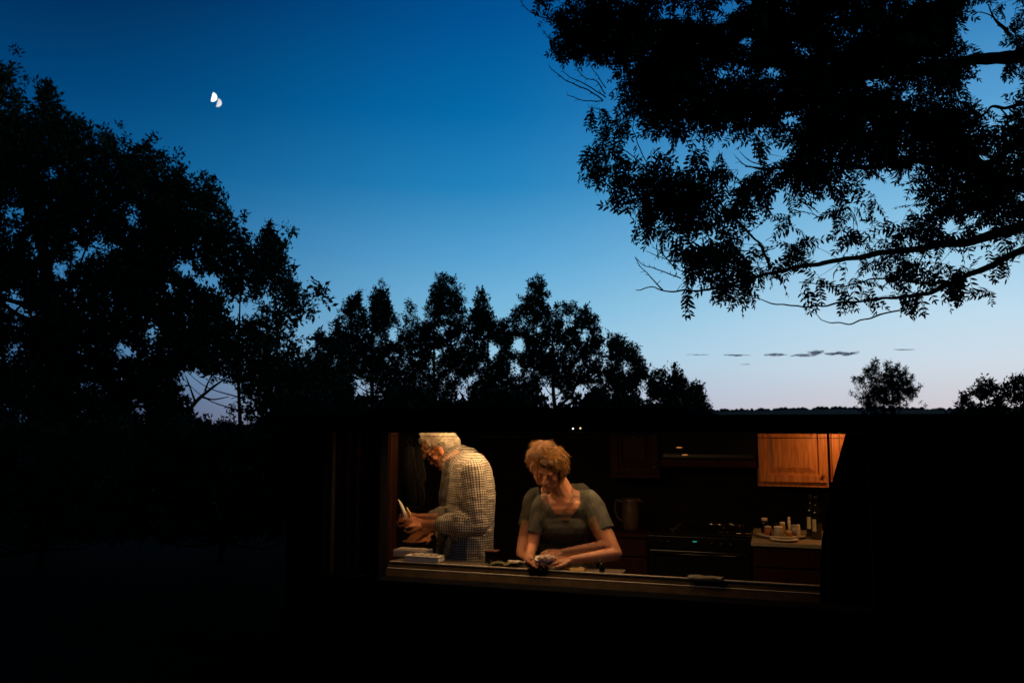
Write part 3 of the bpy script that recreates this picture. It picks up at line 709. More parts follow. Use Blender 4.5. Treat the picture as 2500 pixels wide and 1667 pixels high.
upper_cabinet('brightly lit orange oak wall cabinet with a raised door panel', 1850, 2024, 1186, M_cab)
upper_cabinet('orange oak wall cabinet half hidden by the black cloth', 2030, 2215, 1176, M_cab)
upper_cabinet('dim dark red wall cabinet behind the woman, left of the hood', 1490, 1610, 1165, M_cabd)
# hood between them
a, zb = uz(1614, 1138, 2.2); b, _ = uz(1845, 1138, 2.2); w = (b-a)/2
M_blk = mat('black_enamel', (.006,.006,.006), .22, spec=.3)
hood = kthing('range_hood', 'black microwave hood over the stove, with faint orange glints', 'hood', (a+b)/2, 2.2, zb)
box('body', (-w, .0, .06), (w, .40, 1.77-zb), mat('matte_black', (.008,.008,.008), .7, spec=.05), hood, .006)
box('wood_band', (-w, -.006, 0), (w, .40, .058), M_cabd, hood, .003)
box('control_strip', (-w+.02, -.004, .075), (w-.02, -.0005, .10), mat('dark_steel', (.03,.028,.025), .4, .6), hood)
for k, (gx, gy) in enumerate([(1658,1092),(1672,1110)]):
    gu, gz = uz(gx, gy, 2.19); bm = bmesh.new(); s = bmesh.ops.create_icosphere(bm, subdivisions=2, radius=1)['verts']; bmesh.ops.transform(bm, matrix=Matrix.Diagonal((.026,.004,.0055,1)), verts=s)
    q = mesh_from_bm('orange_glint', bm, mat('amber_glint', (.5,.2,.05), .5, emit=(1,.38,.08), es=.35), hood, True); q.location = (gu-(a+b)/2, -.006, gz-zb)  # glowing blobs standing in for orange glints on the hood

# ---------------- stove below
a, zt = uz(1583, 1312, 1.95); b, _ = uz(1832, 1318, 1.95); w = (b-a)/2; zt = .90
stove = kthing('stove', 'black stove with chrome rails and a small teal clock light', 'stove', (a+b)/2, 1.95, 0)
box('body', (-w, 0, .06), (w, .62, zt), M_blk, stove, .006)
box('cooktop', (-w-.004, -.02, zt+.002), (w+.004, .60, zt+.016), mat('black_glass', (.01,.01,.01), .08, spec=.6), stove, .003)
box('control_panel', (-w, -.03, zt-.10), (w, -.003, zt-.004), M_blk, stove, .006)
box('oven_door', (-w+.01, -.035, .30), (w-.01, -.004, zt-.112), M_blk, stove, .006)
box('drawer', (-w+.01, -.03, .07), (w-.01, -.004, .285), M_blk, stove, .006)
M_chr = mat('chrome', (.55,.5,.45), .18, 1)
M_chrd = mat('dull_chrome', (.07,.06,.05), .35, 1)
for z_ in (zt-.135, .26):
    bm = bmesh.new(); tube(bm, [Vector((-w+.05, -.06, z_)), Vector((w-.05, -.06, z_))], .007, 8); tube(bm, [Vector((-w+.06, -.06, z_)), Vector((-w+.06, -.03, z_))], .005, 6); tube(bm, [Vector((w-.06, -.06, z_)), Vector((w-.06, -.03, z_))], .005, 6)
    mesh_from_bm('handle', bm, M_chrd, stove, True)
for k in range(5):
    q = lathe_obj('knob', [(.014,0),(.016,.008),(.013,.02)], M_blk, stove, 14); q.matrix_local = Matrix.Translation((-w+.10+k*.06 if k < 2 else w-.28+(k-2)*.07, -.03, zt-.05)) @ Matrix.Rotation(R(90), 4, 'X')
gu, gz = uz(1696, 1322, 1.91); box('clock_display', (gu-(a+b)/2-.016, -.034, gz-.004), (gu-(a+b)/2+.014, -.031, gz+.005), mat('teal_led', (.0,.1,.08), .5, emit=(.04,.75,.6), es=.28), stove)
for cx_, cy_ in ((-.2,.17),(.18,.17),(-.2,.44),(.18,.44)):
    bm = bmesh.new()
    for rr in (.09,.06,.03): tube(bm, [Vector((cx_+rr*math.cos(t*math.pi/10), cy_+rr*math.sin(t*math.pi/10), zt+.022)) for t in range(21)], .004, 5)
    mesh_from_bm('burner', bm, M_blk, stove, True)
# pan with a shiny rim on the stove
pu, pz = uz(1795, 1300, 2.15)
pan = kthing('saucepan', 'small shiny saucepan on the right of the stove', 'pan', pu, 2.15, zt+.027)
lathe_obj('pot', [(.055,0),(.062,.004),(.065,.045),(.068,.047),(.066,.05),(.061,.047),(.058,.008),(.001,.006)], M_chr, pan)
bm = bmesh.new(); tube(bm, [Vector((-.06,-.02,.038)), Vector((-.15,-.05,.048)), Vector((-.2,-.06,.05))], [.007,.006,.008], 7); mesh_from_bm('handle', bm, M_chr, pan, True)
kn = kthing('spoon', 'steel spoon catching the light at the stove corner', 'spoon', uz(1815, 1315, 1.97)[0], 1.99, zt+.017)
bm = bmesh.new(); tube(bm, [Vector((-.07,0,.006)), Vector((0,.01,.009)), Vector((.06,.02,.006))], [.004,.003,.004], 6); s = bmesh.ops.create_icosphere(bm, subdivisions=2, radius=1)['verts']; bmesh.ops.transform(bm, matrix=Matrix.Translation((.085,.024,.007)) @ Matrix.Diagonal((.028,.018,.006,1)), verts=s); mesh_from_bm('metal', bm, M_chr, kn, True)

# ---------------- base cabinets
def base_cabinet(label, px0, px1, v0, m, top=None, drawers=True):
    a = uz(px0, 1330, v0)[0]; b = uz(px1, 1330, v0)[0]; w = (b-a)/2
    o = kthing('base_cabinet', label, 'cabinet', (a+b)/2, v0, 0, 'base cabinets along the back wall')
    box('carcass', (-w, .02, .08), (w, BV-v0-.01, .865), m, o)
    box('drawer_front', (-w+.01, -.002, .72), (w-.01, .019, .855), m, o, .004)
    box('door', (-w+.01, -.002, .10), (w-.01, .019, .705), m, o, .004)
    if top: box('countertop', (-w-.012, -.03, .867), (w+.012, BV-v0-.01, .897), top, o, .004)
    return o
M_top2 = mat('cream_laminate', (.34,.28,.19), .4, spec=.3, noise_s=70, noise_a=.2)
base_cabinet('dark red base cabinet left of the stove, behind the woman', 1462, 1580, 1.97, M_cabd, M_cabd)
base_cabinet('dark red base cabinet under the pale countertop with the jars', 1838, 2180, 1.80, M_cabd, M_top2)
# drawer left open: angled edge at right
# ---------------- jars on a turntable tray
tu, tz = uz(1908, 1325, 2.12)
tray = kthing('turntable', 'round pale turntable tray crowded with small jars', 'tray', tu, 2.08, .898)
lathe_obj('base', [(.08,0),(.10,.008),(.10,.012)], M_cabd, tray); lathe_obj('plate', [(.01,.0125),(.165,.013),(.175,.02),(.175,.028),(.168,.028),(.163,.02),(.01,.019)], mat('cream_plastic', (.5,.44,.33), .4), tray, 40)
M_glass = mat('jar_glass', (.34,.30,.22), .12, spec=.6, alpha=1); M_lid = mat('pale_lid', (.65,.52,.36), .35); M_spice = mat('spice', (.30,.12,.04), .8, noise_s=50, noise_a=.4); M_white = mat('white_plastic', (.72,.66,.54), .45)
jl = [('tall dark jar with a pale lid, left rear of the tray', -.12,.05,.026,.115,M_blk,M_lid),('reddish spice jar with a pale lid, front left of the tray', -.095,-.06,.028,.068,M_spice,M_lid),('wide clear jar with a white lid, front centre of the tray', -.02,-.09,.036,.072,M_glass,M_white),
      ('small dark jar behind the clear one', -.04,.03,.022,.085,M_blk,M_blk),('squat amber jar right of the clear jar', .055,-.065,.024,.035,M_spice,M_lid),('slim white tube standing at the back of the tray', .06,.08,.011,.125,M_white,M_white),('greenish glass jar at the right of the tray', .10,.02,.034,.075,M_glass,M_glass),('narrow pale bottle at the right rim of the tray', .125,-.05,.012,.085,M_lid,M_white),('small yellow box-shaped jar in the middle', .01,.04,.022,.09,mat('mustard', (.35,.22,.05),.5),M_white)]
for lb, x, y, r, h, mb, ml in jl:
    q = loc(tu, 2.08, 0); p = Matrix.Rotation(-ROT, 4, 'Z') @ Vector((x, y, 0)); t = thing('jar', lb, 'jar', (q.x+p.x, q.y+p.y, .898+.0205), -ROT, 'jars on the turntable')
    lathe_obj('body', [(r*.9,0),(r,.004),(r,h*.74),(r*.8,h*.82)], mb, t, 18); lathe_obj('lid', [(r*.86,h*.822),(r*.9,h*.83),(r*.9,h*.98),(r*.8,h)], ml, t, 18)
# plate in front of the tray
pl = kthing('plate', 'white plate lying at the front of the pale countertop', 'plate', uz(1915, 1330, 1.93)[0], 1.88, .898)
lathe_obj('dish', [(.05,0),(.06,.004),(.10,.014),(.102,.017),(.095,.014),(.055,.007),(.01,.006)], M_white, pl, 32)
# bottles
M_bot = mat('dark_bottle_glass', (.006,.008,.006), .07, spec=.8)
for lb, bx, by, vv, s in (('tall black wine bottle rising behind the jars', 1978, 1215, 2.2, 1.0), ('black wine bottle at the right, next to the black cloth', 1992, 1235, 2.05, 1.0)):
    bu, bz = uz(bx, by, vv); t = kthing('wine_bottle', lb, 'bottle', bu, vv, .898, 'wine bottles on the back counter')
    lathe_obj('glass', [(.030,0),(.036,.004),(.037,.19),(.032,.215),(.016,.245),(.0135,.26),(.0135,.30),(.015,.302),(.015,.315),(.012,.317)], M_bot, t, 24)
    bm = bmesh.new(); rr = .0376
    vs = [[bm.verts.new((rr*math.cos(a_), rr*math.sin(a_), z_)) for z_ in (.06,.10,.15)] for a_ in np.linspace(R(215), R(262), 8)]
    for A, B in zip(vs, vs[1:]):
        for k in range(2): bm.faces.new((A[k], B[k], B[k+1], A[k+1]))
    mesh_from_bm('paper_label', bm, mat('label_paper', (.62,.55,.35), .7), t)
# ---------------- pitcher on the back counter
pu, pz = uz(1540, 1300, 2.15)
pit = kthing('pitcher', 'dim pale ceramic pitcher with a loop handle behind the woman', 'pitcher', pu, 2.15, .899)
M_cer = mat('ceramic', (.05,.032,.02), .45, noise_s=20, noise_a=.3)
lathe_obj('jug', [(.055,0),(.062,.006),(.066,.05),(.072,.12),(.066,.19),(.063,.225),(.07,.25),(.066,.252),(.058,.225),(.055,.01),(.001,.008)], M_cer, pit, 28)
bm = bmesh.new(); tube(bm, catmull([Vector((-.062,0,.22)), Vector((-.11,0,.235)), Vector((-.128,0,.18)), Vector((-.11,0,.10)), Vector((-.066,0,.07))], 5), .008, 8); mesh_from_bm('handle', bm, M_cer, pit, True)
bm = bmesh.new(); s = bmesh.ops.create_cone(bm, cap_ends=True, segments=10, radius1=.022, radius2=.006, depth=.05)['verts']; bmesh.ops.transform(bm, matrix=Matrix.Translation((.078,0,.235)) @ Matrix.Rotation(R(115), 4, 'Y'), verts=s); mesh_from_bm('spout', bm, M_cer, pit, True)
# ---------------- oven mitt and wooden post at the left
pu, _ = uz(946, 1200, .55)
post = kthing('wooden_post', 'reddish wooden post at the left end of the lit window', 'post', pu, .55, 0)
box('shaft', (-.052,-.05,.012), (.052,.05,1.74), mat('red_wood', (.06,.02,.009), .6, noise_s=10, noise_a=.4, stretch=(8,8,.6)), post, .006); box('base_block', (-.064,-.062,.013), (.064,.062,.16), M_cabd, post, .006); box('top_cap', (-.064,-.062,1.70), (.064,.062,1.765), M_cabd, post, .006)
M_mitt = mat('dark_quilted_cloth', (.012,.010,.006), .95, noise_s=60, noise_a=.4)
for lb, sx, vv in (('dark oven mitt hanging on the post, left one', 1000, .62), ('dark oven mitt hanging behind, right one', 1020, .78)):
    a_, b_ = uz(sx, 1090, vv); t = kthing('oven_mitt', lb, 'oven mitt', a_, vv, b_, 'oven mitts hanging left of the man')
    zz = uz(sx, 1235, vv)[1]-b_
    bm = bmesh.new(); prof = [(-.03,0),(.03,0),(.05,.3*zz),(.068,.52*zz),(.045,.6*zz),(.055,.75*zz),(.06,.9*zz),(.035,1.0*zz),(-.03,1.0*zz),(-.055,.88*zz),(-.06,.5*zz),(-.045,.2*zz)]
    f = [bm.verts.new((x, -.012, z)) for x, z in prof]; bk = [bm.verts.new((x, .012, z)) for x, z in prof]
    bm.faces.new(f); bm.faces.new(bk[::-1]); n = len(prof)
    for k in range(n): bm.faces.new((f[k], bk[k], bk[(k+1)%n], f[(k+1)%n]))
    bmesh.ops.bevel(bm, geom=bm.edges[:], offset=.005, segments=2, affect='EDGES')
    mesh_from_bm('cloth', bm, M_mitt, t, True)
    bm = bmesh.new(); pr = catmull([Vector((x*1.02, -.014, z)) for x, z in prof[1:10]], 4); tube(bm, pr, .0016, 5); mesh_from_bm('piping', bm, mat('olive_piping', (.10,.08,.03), .8), t, True)
    bm = bmesh.new(); tube(bm, catmull([Vector((0,0,-.002)), Vector((-.02,0,.035)), Vector((0,0,.06)), Vector((.02,0,.035)), Vector((0,0,-.002))], 4), .0025, 5); mesh_from_bm('loop', bm, M_mitt, t, True)

# ---------------- things lying on the counter
def slab(name, label, cat, px, py, v, sx, sy, h, m, rot=0, z=zc, group=None, parts=None):
    u, _ = uz(px, py, v); t = thing(name, label, cat, loc(u, v, z+.003), -ROT+rot, group); return t
t = slab('cutting_board', '', 'cutting board', 1008, 1360, .20, .26, .16, .02, None); tag(t, 'thick pale cutting board under the man\'s hands', 'cutting board')
M_board = mat('pale_board', (.62,.54,.40), .5, noise_s=12, noise_a=.12, stretch=(1,8,1))
bm = bmesh.new(); add_box(bm, (0,0,.022), (.22,.12,.044), .005); mesh_from_bm('board', bm, M_board, t); bm = bmesh.new(); tube(bm, [Vector((.09+.010*math.cos(k*.628), .04+.010*math.sin(k*.628), .0445)) for k in range(11)], .0015, 5); mesh_from_bm('hole_rim', bm, M_blk, t, True)
def paper(name, label, cat, px, py, v, sx, sy, m, rot, amp, z=zc+.004, seed=1, tilt=0):
    u, _ = uz(px, py, v); t = thing(name, label, cat, loc(u, v, z), -ROT+rot); bm = bmesh.new(); n = 14; G = []
    for i in range(n+1):
        G.append([bm.verts.new(((i/n-.5)*sx, (k/n-.5)*sy, max(0, noise.noise(Vector((i*.33, k*.33, seed*3.1)))+.25)*amp+tilt*(k/n))) for k in range(n+1)])
    for a, b in zip(G, G[1:]):
        for k in range(n): bm.faces.new((a[k], b[k], b[k+1], a[k+1]))
    bmesh.ops.solidify(bm, geom=bm.faces[:], thickness=.0015); mesh_from_bm('sheet', bm, m, t, True); return t
M_paper = mat('paper', (.66,.60,.47), .8); M_yel = mat('yellow_paper', (.60,.42,.14), .75); M_towel = mat('olive_towel', (.16,.15,.07), .95, noise_s=40, noise_a=.3)
pu_, _ = uz(1032, 1372, .03); t = kthing('paper_pad', 'thick cream pad of paper at the counter edge in front of the man', 'paper', pu_, .055, zc+.004)
box('pages', (-.11,-.045,0), (.11,.045,.030), M_paper, t, .002); box('cover', (-.112,-.046,.0305), (.112,.046,.033), M_board, t)
paper('paper_sheet', 'crumpled cream paper lying on top of the thick pad', 'paper', 1040, 1362, .06, .16, .07, M_paper, .05, .016, z=zc+.038)
paper('envelope', 'open yellow envelope under the woman\'s forearm', 'envelope', 1398, 1380, .045, .15, .06, M_yel, -.05, .02, seed=3)
paper('dish_towel', 'folded olive dish towel between the man and the woman', 'towel', 1232, 1374, .09, .20, .13, M_towel, .1, .028, seed=5)
paper('napkin', 'crumpled pale napkin on the towel next to the woman\'s hand', 'napkin', 1262, 1382, .045, .11, .05, M_paper, .1, .012, z=zc+.03, seed=8)
paper('newspaper', 'thin folded newspaper on the counter edge right of the woman', 'newspaper', 1722, 1417, .02, .19, .09, mat('newsprint', (.30,.27,.21), .8), 0, .008, z=zc+.008, seed=9)
# glass bowl beside the woman's hands
bu, _ = uz(1303, 1368, .13); bw = kthing('glass_bowl', 'small glass bowl with bright sparkles beside the woman\'s hand', 'bowl', bu, .15, zc+.001)
lathe_obj('bowl', [(.03,0),(.035,.003),(.052,.025),(.058,.045),(.061,.047),(.058,.048),(.048,.027),(.03,.008),(.001,.007)], mat('clear_glass', (.55,.45,.30), .06, spec=.8, trans=.7), bw, 30)
# black sponge clump, tap
bu, _ = uz(1316, 1392, .0); t = kthing('black_rag', 'black rag hanging over the counter edge below the woman\'s hands', 'rag', bu, 0, zc)
bm = bmesh.new(); G = []
for i in range(15):
    row = []
    for k in range(11):
        x = (i/14-.5)*.105*(1+.25*math.sin(k*1.1)); f = k/10; y = .05-f*.075 if f < .7 else -.0065-.004*math.sin(i); z = .008+.006*math.sin(i*1.3) if f < .7 else .008-(f-.7)*.16*(1+.4*math.sin(i*.9))
        row.append(bm.verts.new((x, y-.016*(f>=.7), z+noise.noise(Vector((i*.5,k*.5,1)))*.006)))
    G.append(row)
for a, b in zip(G, G[1:]):
    for k in range(10): bm.faces.new((a[k], b[k], b[k+1], a[k+1]))
bmesh.ops.solidify(bm, geom=bm.faces[:], thickness=.004); mesh_from_bm('cloth', bm, M_black, t, True)
bu, _ = uz(1466, 1398, -.01); t = kthing('soap_pump', 'small black soap pump at the counter edge by the woman\'s elbow', 'soap pump', bu, .03, zc+.004)
lathe_obj('bottle', [(.014,0),(.017,.004),(.017,.03),(.008,.038),(.006,.05)], M_blk, t, 16); bm = bmesh.new(); tube(bm, [Vector((0,0,.05)), Vector((0,0,.06)), Vector((-.02,-.01,.06))], .004, 6); mesh_from_bm('spout', bm, M_blk, t, True)
# open black box beside the man
bu, _ = uz(1207, 1372, .2); t = kthing('black_box', 'small black box standing on the counter behind the man', 'box', bu, .16, zc+.001)
box('body', (-.035,-.03,0), (.035,.03,.06), M_blk, t, .003); box('lid', (-.037,-.032,.062), (.037,.032,.070), mat('brown_card', (.10,.04,.02), .7), t, .002)

# two distant-looking points of light on the roof edge
for lb, lx, ly, em in (('tiny white point of light above the window\'s top edge', 1399, 1046, (1,.97,.88)), ('tiny amber point of light just right of the white one', 1417, 1045, (1,.62,.28))):
    lu, lz = uz(lx, ly, WV-.008); bm = bmesh.new(); bmesh.ops.create_icosphere(bm, subdivisions=2, radius=.0042); bmesh.ops.translate(bm, vec=(0,-.006,0), verts=bm.verts)
    t = kthing('small_light', lb, 'light', lu, WV-.002, lz, 'points of light over the window'); mesh_from_bm('bulb', bm, mat('bulb'+str(int(em[2]*99)), (.5,.5,.5), .5, emit=em, es=2.2), t, True)
    box('socket', (-.004,-.002,-.004), (.004,.0018,.004), M_ext, t)

# ================================================================== PEOPLE
def sphere_at(bm, c, r, rot=None, sub=3):
    s = bmesh.ops.create_icosphere(bm, subdivisions=sub, radius=1)['verts']; rr = (r, r, r) if isinstance(r, (int, float)) else r
    bmesh.ops.transform(bm, matrix=Matrix.Translation(c) @ (rot.to_4x4() if rot else Matrix.Identity(4)) @ Matrix.Diagonal((*rr, 1)), verts=s)
def capsule(bm, a, ra, b, rb):
    a, b = Vector(a), Vector(b); tmp = bmesh.new()
    for c_, r in ((a, ra), (b, rb)): sphere_at(tmp, c_, r, sub=2)
    h = bmesh.ops.convex_hull(tmp, input=tmp.verts); 
    bmesh.ops.delete(tmp, geom=list(set(h['geom_interior']+h['geom_unused'])), context='VERTS')
    me = bpy.data.meshes.new('tmp'); tmp.to_mesh(me); tmp.free(); bm.from_mesh(me); bpy.data.meshes.remove(me)
def solid(name, bm, voxel, m, parent, smooth_it=4, post=None):
    me = bpy.data.meshes.new(name); bm.to_mesh(me); bm.free(); o = bpy.data.objects.new(name, me); COL.objects.link(o)
    md = o.modifiers.new('r', 'REMESH'); md.mode = 'VOXEL'; md.voxel_size = voxel; md.use_smooth_shade = True
    if smooth_it: s = o.modifiers.new('s', 'SMOOTH'); s.factor = .5; s.iterations = smooth_it
    dg = bpy.context.evaluated_depsgraph_get(); nm = bpy.data.meshes.new_from_object(o.evaluated_get(dg)); o.modifiers.clear(); o.data = nm; bpy.data.meshes.remove(me)
    nm.name = name; nm.materials.clear(); nm.materials.append(m); nm.polygons.foreach_set('use_smooth', [True]*len(nm.polygons))
    if parent is not None: o.parent = parent; o.matrix_parent_inverse = parent.matrix_world.inverted() if False else Matrix.Translation(-parent.location)
    if post: post(nm)
    return o
def hand(bm, wrist, d, n, side, curl=.5, size=1.0, spread=.12, thumb=1):
    """d: towards the fingers, n: back of the hand, side: towards the thumb"""
    d = Vector(d).normalized(); n = Vector(n); n = (n-d*n.dot(d)).normalized(); s = d.cross(n).normalized()*thumb
    w = Vector(wrist); S = size
    palm = w+d*.045*S
    for k in (-1, -.33, .33, 1): capsule(bm, w+s*k*.014*S, .013*S, w+d*.085*S+s*k*.030*S, .0115*S)
    for k, (o_, l) in enumerate(((.033,.070),(.011,.078),(-.011,.073),(-.031,.058))):
        p = w+d*.085*S+s*o_*S; a = curl*.55; dd = (d+s*(o_*spread*12)).normalized(); r = .0092*S
        for seg, f in enumerate((.45,.32,.25)):
            q = Matrix.Rotation(0, 3, 'X'); dir_ = (dd*math.cos(a)-n*math.sin(a)).normalized(); e = p+dir_*l*f*S; capsule(bm, p, r, e, r*.9); p = e; r *= .9; a += curl*.8
    p = w+d*.025*S+s*.024*S; a = .6
    for l, r in ((.040,.0125),(.030,.0105),(.024,.0088)):
        dir_ = (d*math.cos(a)+s*math.sin(a)-n*curl*.45).normalized(); e = p+dir_*l*S; capsule(bm, p, r*S, e, r*.9*S); p = e; a -= .28
def head(bm, C, f, up, S=1.0, male=True):
    f = Vector(f).normalized(); up = Vector(up); up = (up-f*up.dot(f)).normalized(); s = f.cross(up).normalized()
    RM = Matrix((s, f, up)).transposed()
    def P(x, y, z): return C+(s*x+f*y+up*z)*S
    def e(x, y, z, rx, ry, rz): sphere_at(bm, P(x,y,z), (rx*S, ry*S, rz*S), RM, 2)
    e(0,-.012,.030,.074,.092,.082); e(0,.035,.02,.060,.058,.066); e(0,.030,-.030,.056,.060,.062)      # cranium, brow, mid face
    e(0,.040,-.070,.046,.046,.036); e(0,.070,-.092,.021,.020,.017)                                     # jaw, chin
    for k in (-1, 1):
        e(k*.028,.082,.024,.021,.010,.008)                   # brow ridge
        e(k*.042,.058,-.018,.019,.022,.019)                  # cheek
        e(k*.055,.0,-.062,.018,.034,.022)                    # jaw angle
        e(k*.031,.078,.008,.0125,.011,.009)                  # eyelid
        e(k*.010,.094,-.030,.009,.010,.008)                  # nostril
        e(k*.077,-.006,-.004,.008,.018,.030); e(k*.081,-.012,.012,.006,.014,.014); e(k*.078,.0,-.026,.006,.009,.010)   # ear
    capsule(bm, P(0,.083,.014), .0085*S, P(0,.111,-.026), .0115*S)                                      # nose
    e(0,.092,-.052,.021,.009,.006); e(0,.090,-.064,.019,.009,.007)                                      # lips
    return P, s, f, up
M_skin = mat('skin', (.55,.215,.085), .5, spec=.35, noise_s=30, noise_a=.18, bump=.25, bump_s=120)
M_skin2 = mat('pale_skin', (.46,.20,.09), .5, spec=.35, noise_s=30, noise_a=.12, bump=.15, bump_s=120)

def check_mat():
    m = bpy.data.materials.new('checked_shirt'); m.use_nodes = True; nt = m.node_tree; b = nt.nodes['Principled BSDF']; b.inputs['Roughness'].default_value = .9; b.inputs['Specular IOR Level'].default_value = .1
    uv = nt.nodes.new('ShaderNodeUVMap'); uv.uv_map = 'cloth'; sx = nt.nodes.new('ShaderNodeSeparateXYZ'); nt.links.new(uv.outputs[0], sx.inputs[0])
    def stripe(o_):
        a = nt.nodes.new('ShaderNodeMath'); a.operation = 'MULTIPLY'; nt.links.new(o_, a.inputs[0]); a.inputs[1].default_value = 2*math.pi/.0150
        s_ = nt.nodes.new('ShaderNodeMath'); s_.operation = 'SINE'; nt.links.new(a.outputs[0], s_.inputs[0])
        r_ = nt.nodes.new('ShaderNodeMapRange'); r_.interpolation_type = 'SMOOTHSTEP'; nt.links.new(s_.outputs[0], r_.inputs[0]); r_.inputs[1].default_value = .0; r_.inputs[2].default_value = .5; r_.inputs[3].default_value = 1.0; r_.inputs[4].default_value = .22; return r_.outputs[0]
    x, y = stripe(sx.outputs[0]), stripe(sx.outputs[1]); p = nt.nodes.new('ShaderNodeMath'); p.operation = 'MULTIPLY'; nt.links.new(x, p.inputs[0]); nt.links.new(y, p.inputs[1])
    mx = nt.nodes.new('ShaderNodeMix'); mx.data_type = 'RGBA'; nt.links.new(p.outputs[0], mx.inputs[0]); mx.inputs[6].default_value = (.05,.046,.04,1); mx.inputs[7].default_value = (.62,.54,.38,1); nt.links.new(mx.outputs[2], b.inputs['Base Color'])
    co = nt.nodes.new('ShaderNodeTexCoord'); n2 = nt.nodes.new('ShaderNodeTexNoise'); n2.inputs['Scale'].default_value = 14; n2.inputs['Detail'].default_value = 2; nt.links.new(co.outputs['Object'], n2.inputs[0]); bp = nt.nodes.new('ShaderNodeBump'); bp.inputs['Strength'].default_value = .5; bp.inputs['Distance'].default_value = .012; nt.links.new(n2.outputs['Fac'], bp.inputs['Height']); nt.links.new(bp.outputs[0], b.inputs['Normal']); return m
M_check = check_mat()
def bone_uv(me, bones):
    """cloth coordinates in metres: length along and arc around the nearest bone"""
    n = len(me.vertices); co = np.empty(n*3, np.float32); me.vertices.foreach_get('co', co); co = co.reshape(-1, 3)
    fc = np.empty(len(me.polygons)*3, np.float32); me.polygons.foreach_get('center', fc); fc = fc.reshape(-1, 3)
    best = None; D = []
    for a, b, r, w in bones:
        a = np.array(a); ax = np.array(b)-a; L = np.linalg.norm(ax); ax = ax/L; t = np.clip((fc-a)@ax, 0, L); D.append(np.linalg.norm(fc-a-t[:, None]*ax, axis=1)/w)
    bi = np.argmin(np.array(D), 0)
    lt = np.empty(len(me.loops), np.int32); me.loops.foreach_get('vertex_index', lt); ls = np.empty(len(me.polygons), np.int32); me.polygons.foreach_get('loop_total', ls); fb = np.repeat(np.arange(len(me.polygons)), ls)
    uvs = np.zeros((len(lt), 2), np.float32)
    for k, (a, b, r, w) in enumerate(bones):
        a = np.array(a); ax = np.array(b)-a; ax /= np.linalg.norm(ax); e1 = np.cross(ax, [0, 1, 0.0]); e1 /= np.linalg.norm(e1); e2 = np.cross(ax, e1)
        sel = bi[fb] == k; p = co[lt[sel]]-a; f_ = fc[fb[sel]]-a; t = p@ax; th = np.arctan2(p@e2, p@e1); tf = np.arctan2(f_@e2, f_@e1)
        th = np.where(th-tf > math.pi, th-2*math.pi, np.where(th-tf < -math.pi, th+2*math.pi, th)); uvs[sel, 0] = th*r; uvs[sel, 1] = t
    l = me.uv_layers.new(name='cloth'); l.data.foreach_set('uv', uvs.ravel())
def wrinkle(me, amp, s, sq=(1,1,1), seed=0.0):
    me.update(); n = len(me.vertices); no = [v.normal.copy() for v in me.vertices]
    for v, nn in zip(me.vertices, no):
        p = Vector((v.co.x*sq[0], v.co.y*sq[1], v.co.z*sq[2]))*s+Vector((seed,)*3); k = noise.noise(p)+.5*noise.noise(p*2.1); v.co += nn*k*amp
    me.update()
def cut(me, test):
    b = bmesh.new(); b.from_mesh(me); b.faces.ensure_lookup_table(); bmesh.ops.delete(b, geom=[f for f in b.faces if test(f.calc_center_median())], context='FACES'); bmesh.ops.delete(b, geom=[v for v in b.verts if not v.link_faces], context='VERTS'); b.to_mesh(me); b.free(); me.update()
def hair_mat(name, c1, c2):
    m = bpy.data.materials.new(name); m.use_nodes = True; nt = m.node_tree; b = nt.nodes['Principled BSDF']; a = nt.nodes.new('ShaderNodeAttribute'); a.attribute_name = 'tint'
    mx = nt.nodes.new('ShaderNodeMix'); mx.data_type = 'RGBA'; nt.links.new(a.outputs['Fac'], mx.inputs[0]); mx.inputs[6].default_value = (*c1, 1); mx.inputs[7].default_value = (*c2, 1)
    nt.links.new(mx.outputs[2], b.inputs['Base Color']); b.inputs['Roughness'].default_value = .5; b.inputs['Specular IOR Level'].default_value = .2; return m
def strands(name, roots, dirs, length, rad, m, parent, gravity, wave, segs=6, seed=0):
    """many tapering three-sided locks of hair in one mesh"""
    r = np.random.default_rng(seed); V = []; F = []; T = []; off = 0
    for p, d in zip(roots, dirs):
        L = length*r.uniform(.6, 1.15); p = np.array(p, float); d = np.array(d, float); d /= np.linalg.norm(d)+1e-9; w = r.normal(0, 1, 3)*wave; rr = rad*r.uniform(.6, 1.4); tint = r.random(); ph = r.uniform(0, 6)
        a = np.cross(d, r.normal(0, 1, 3)); a /= np.linalg.norm(a)+1e-9; b = np.cross(d, a)
        for k in range(segs+1):
            t = k/segs; q = rr*(1-t**2*.9)
            for j in range(3): V.append(p+(a*math.cos(j*2.094)+b*math.sin(j*2.094))*q); T.append(tint)
            if k < segs:
                for j in range(3): F.append([off+k*3+j, off+k*3+(j+1)%3, off+(k+1)*3+(j+1)%3, off+(k+1)*3+j])
            d = d+np.array(gravity)*(1.0/segs)+w*math.sin(t*6+ph)/segs; d /= np.linalg.norm(d); p = p+d*L/segs
        off += (segs+1)*3
    V = np.array(V, np.float32)-np.array(parent.location, np.float32)
    return raw_mesh(name, V, np.array(F, np.int32), np.array(T, np.float32), m, parent)

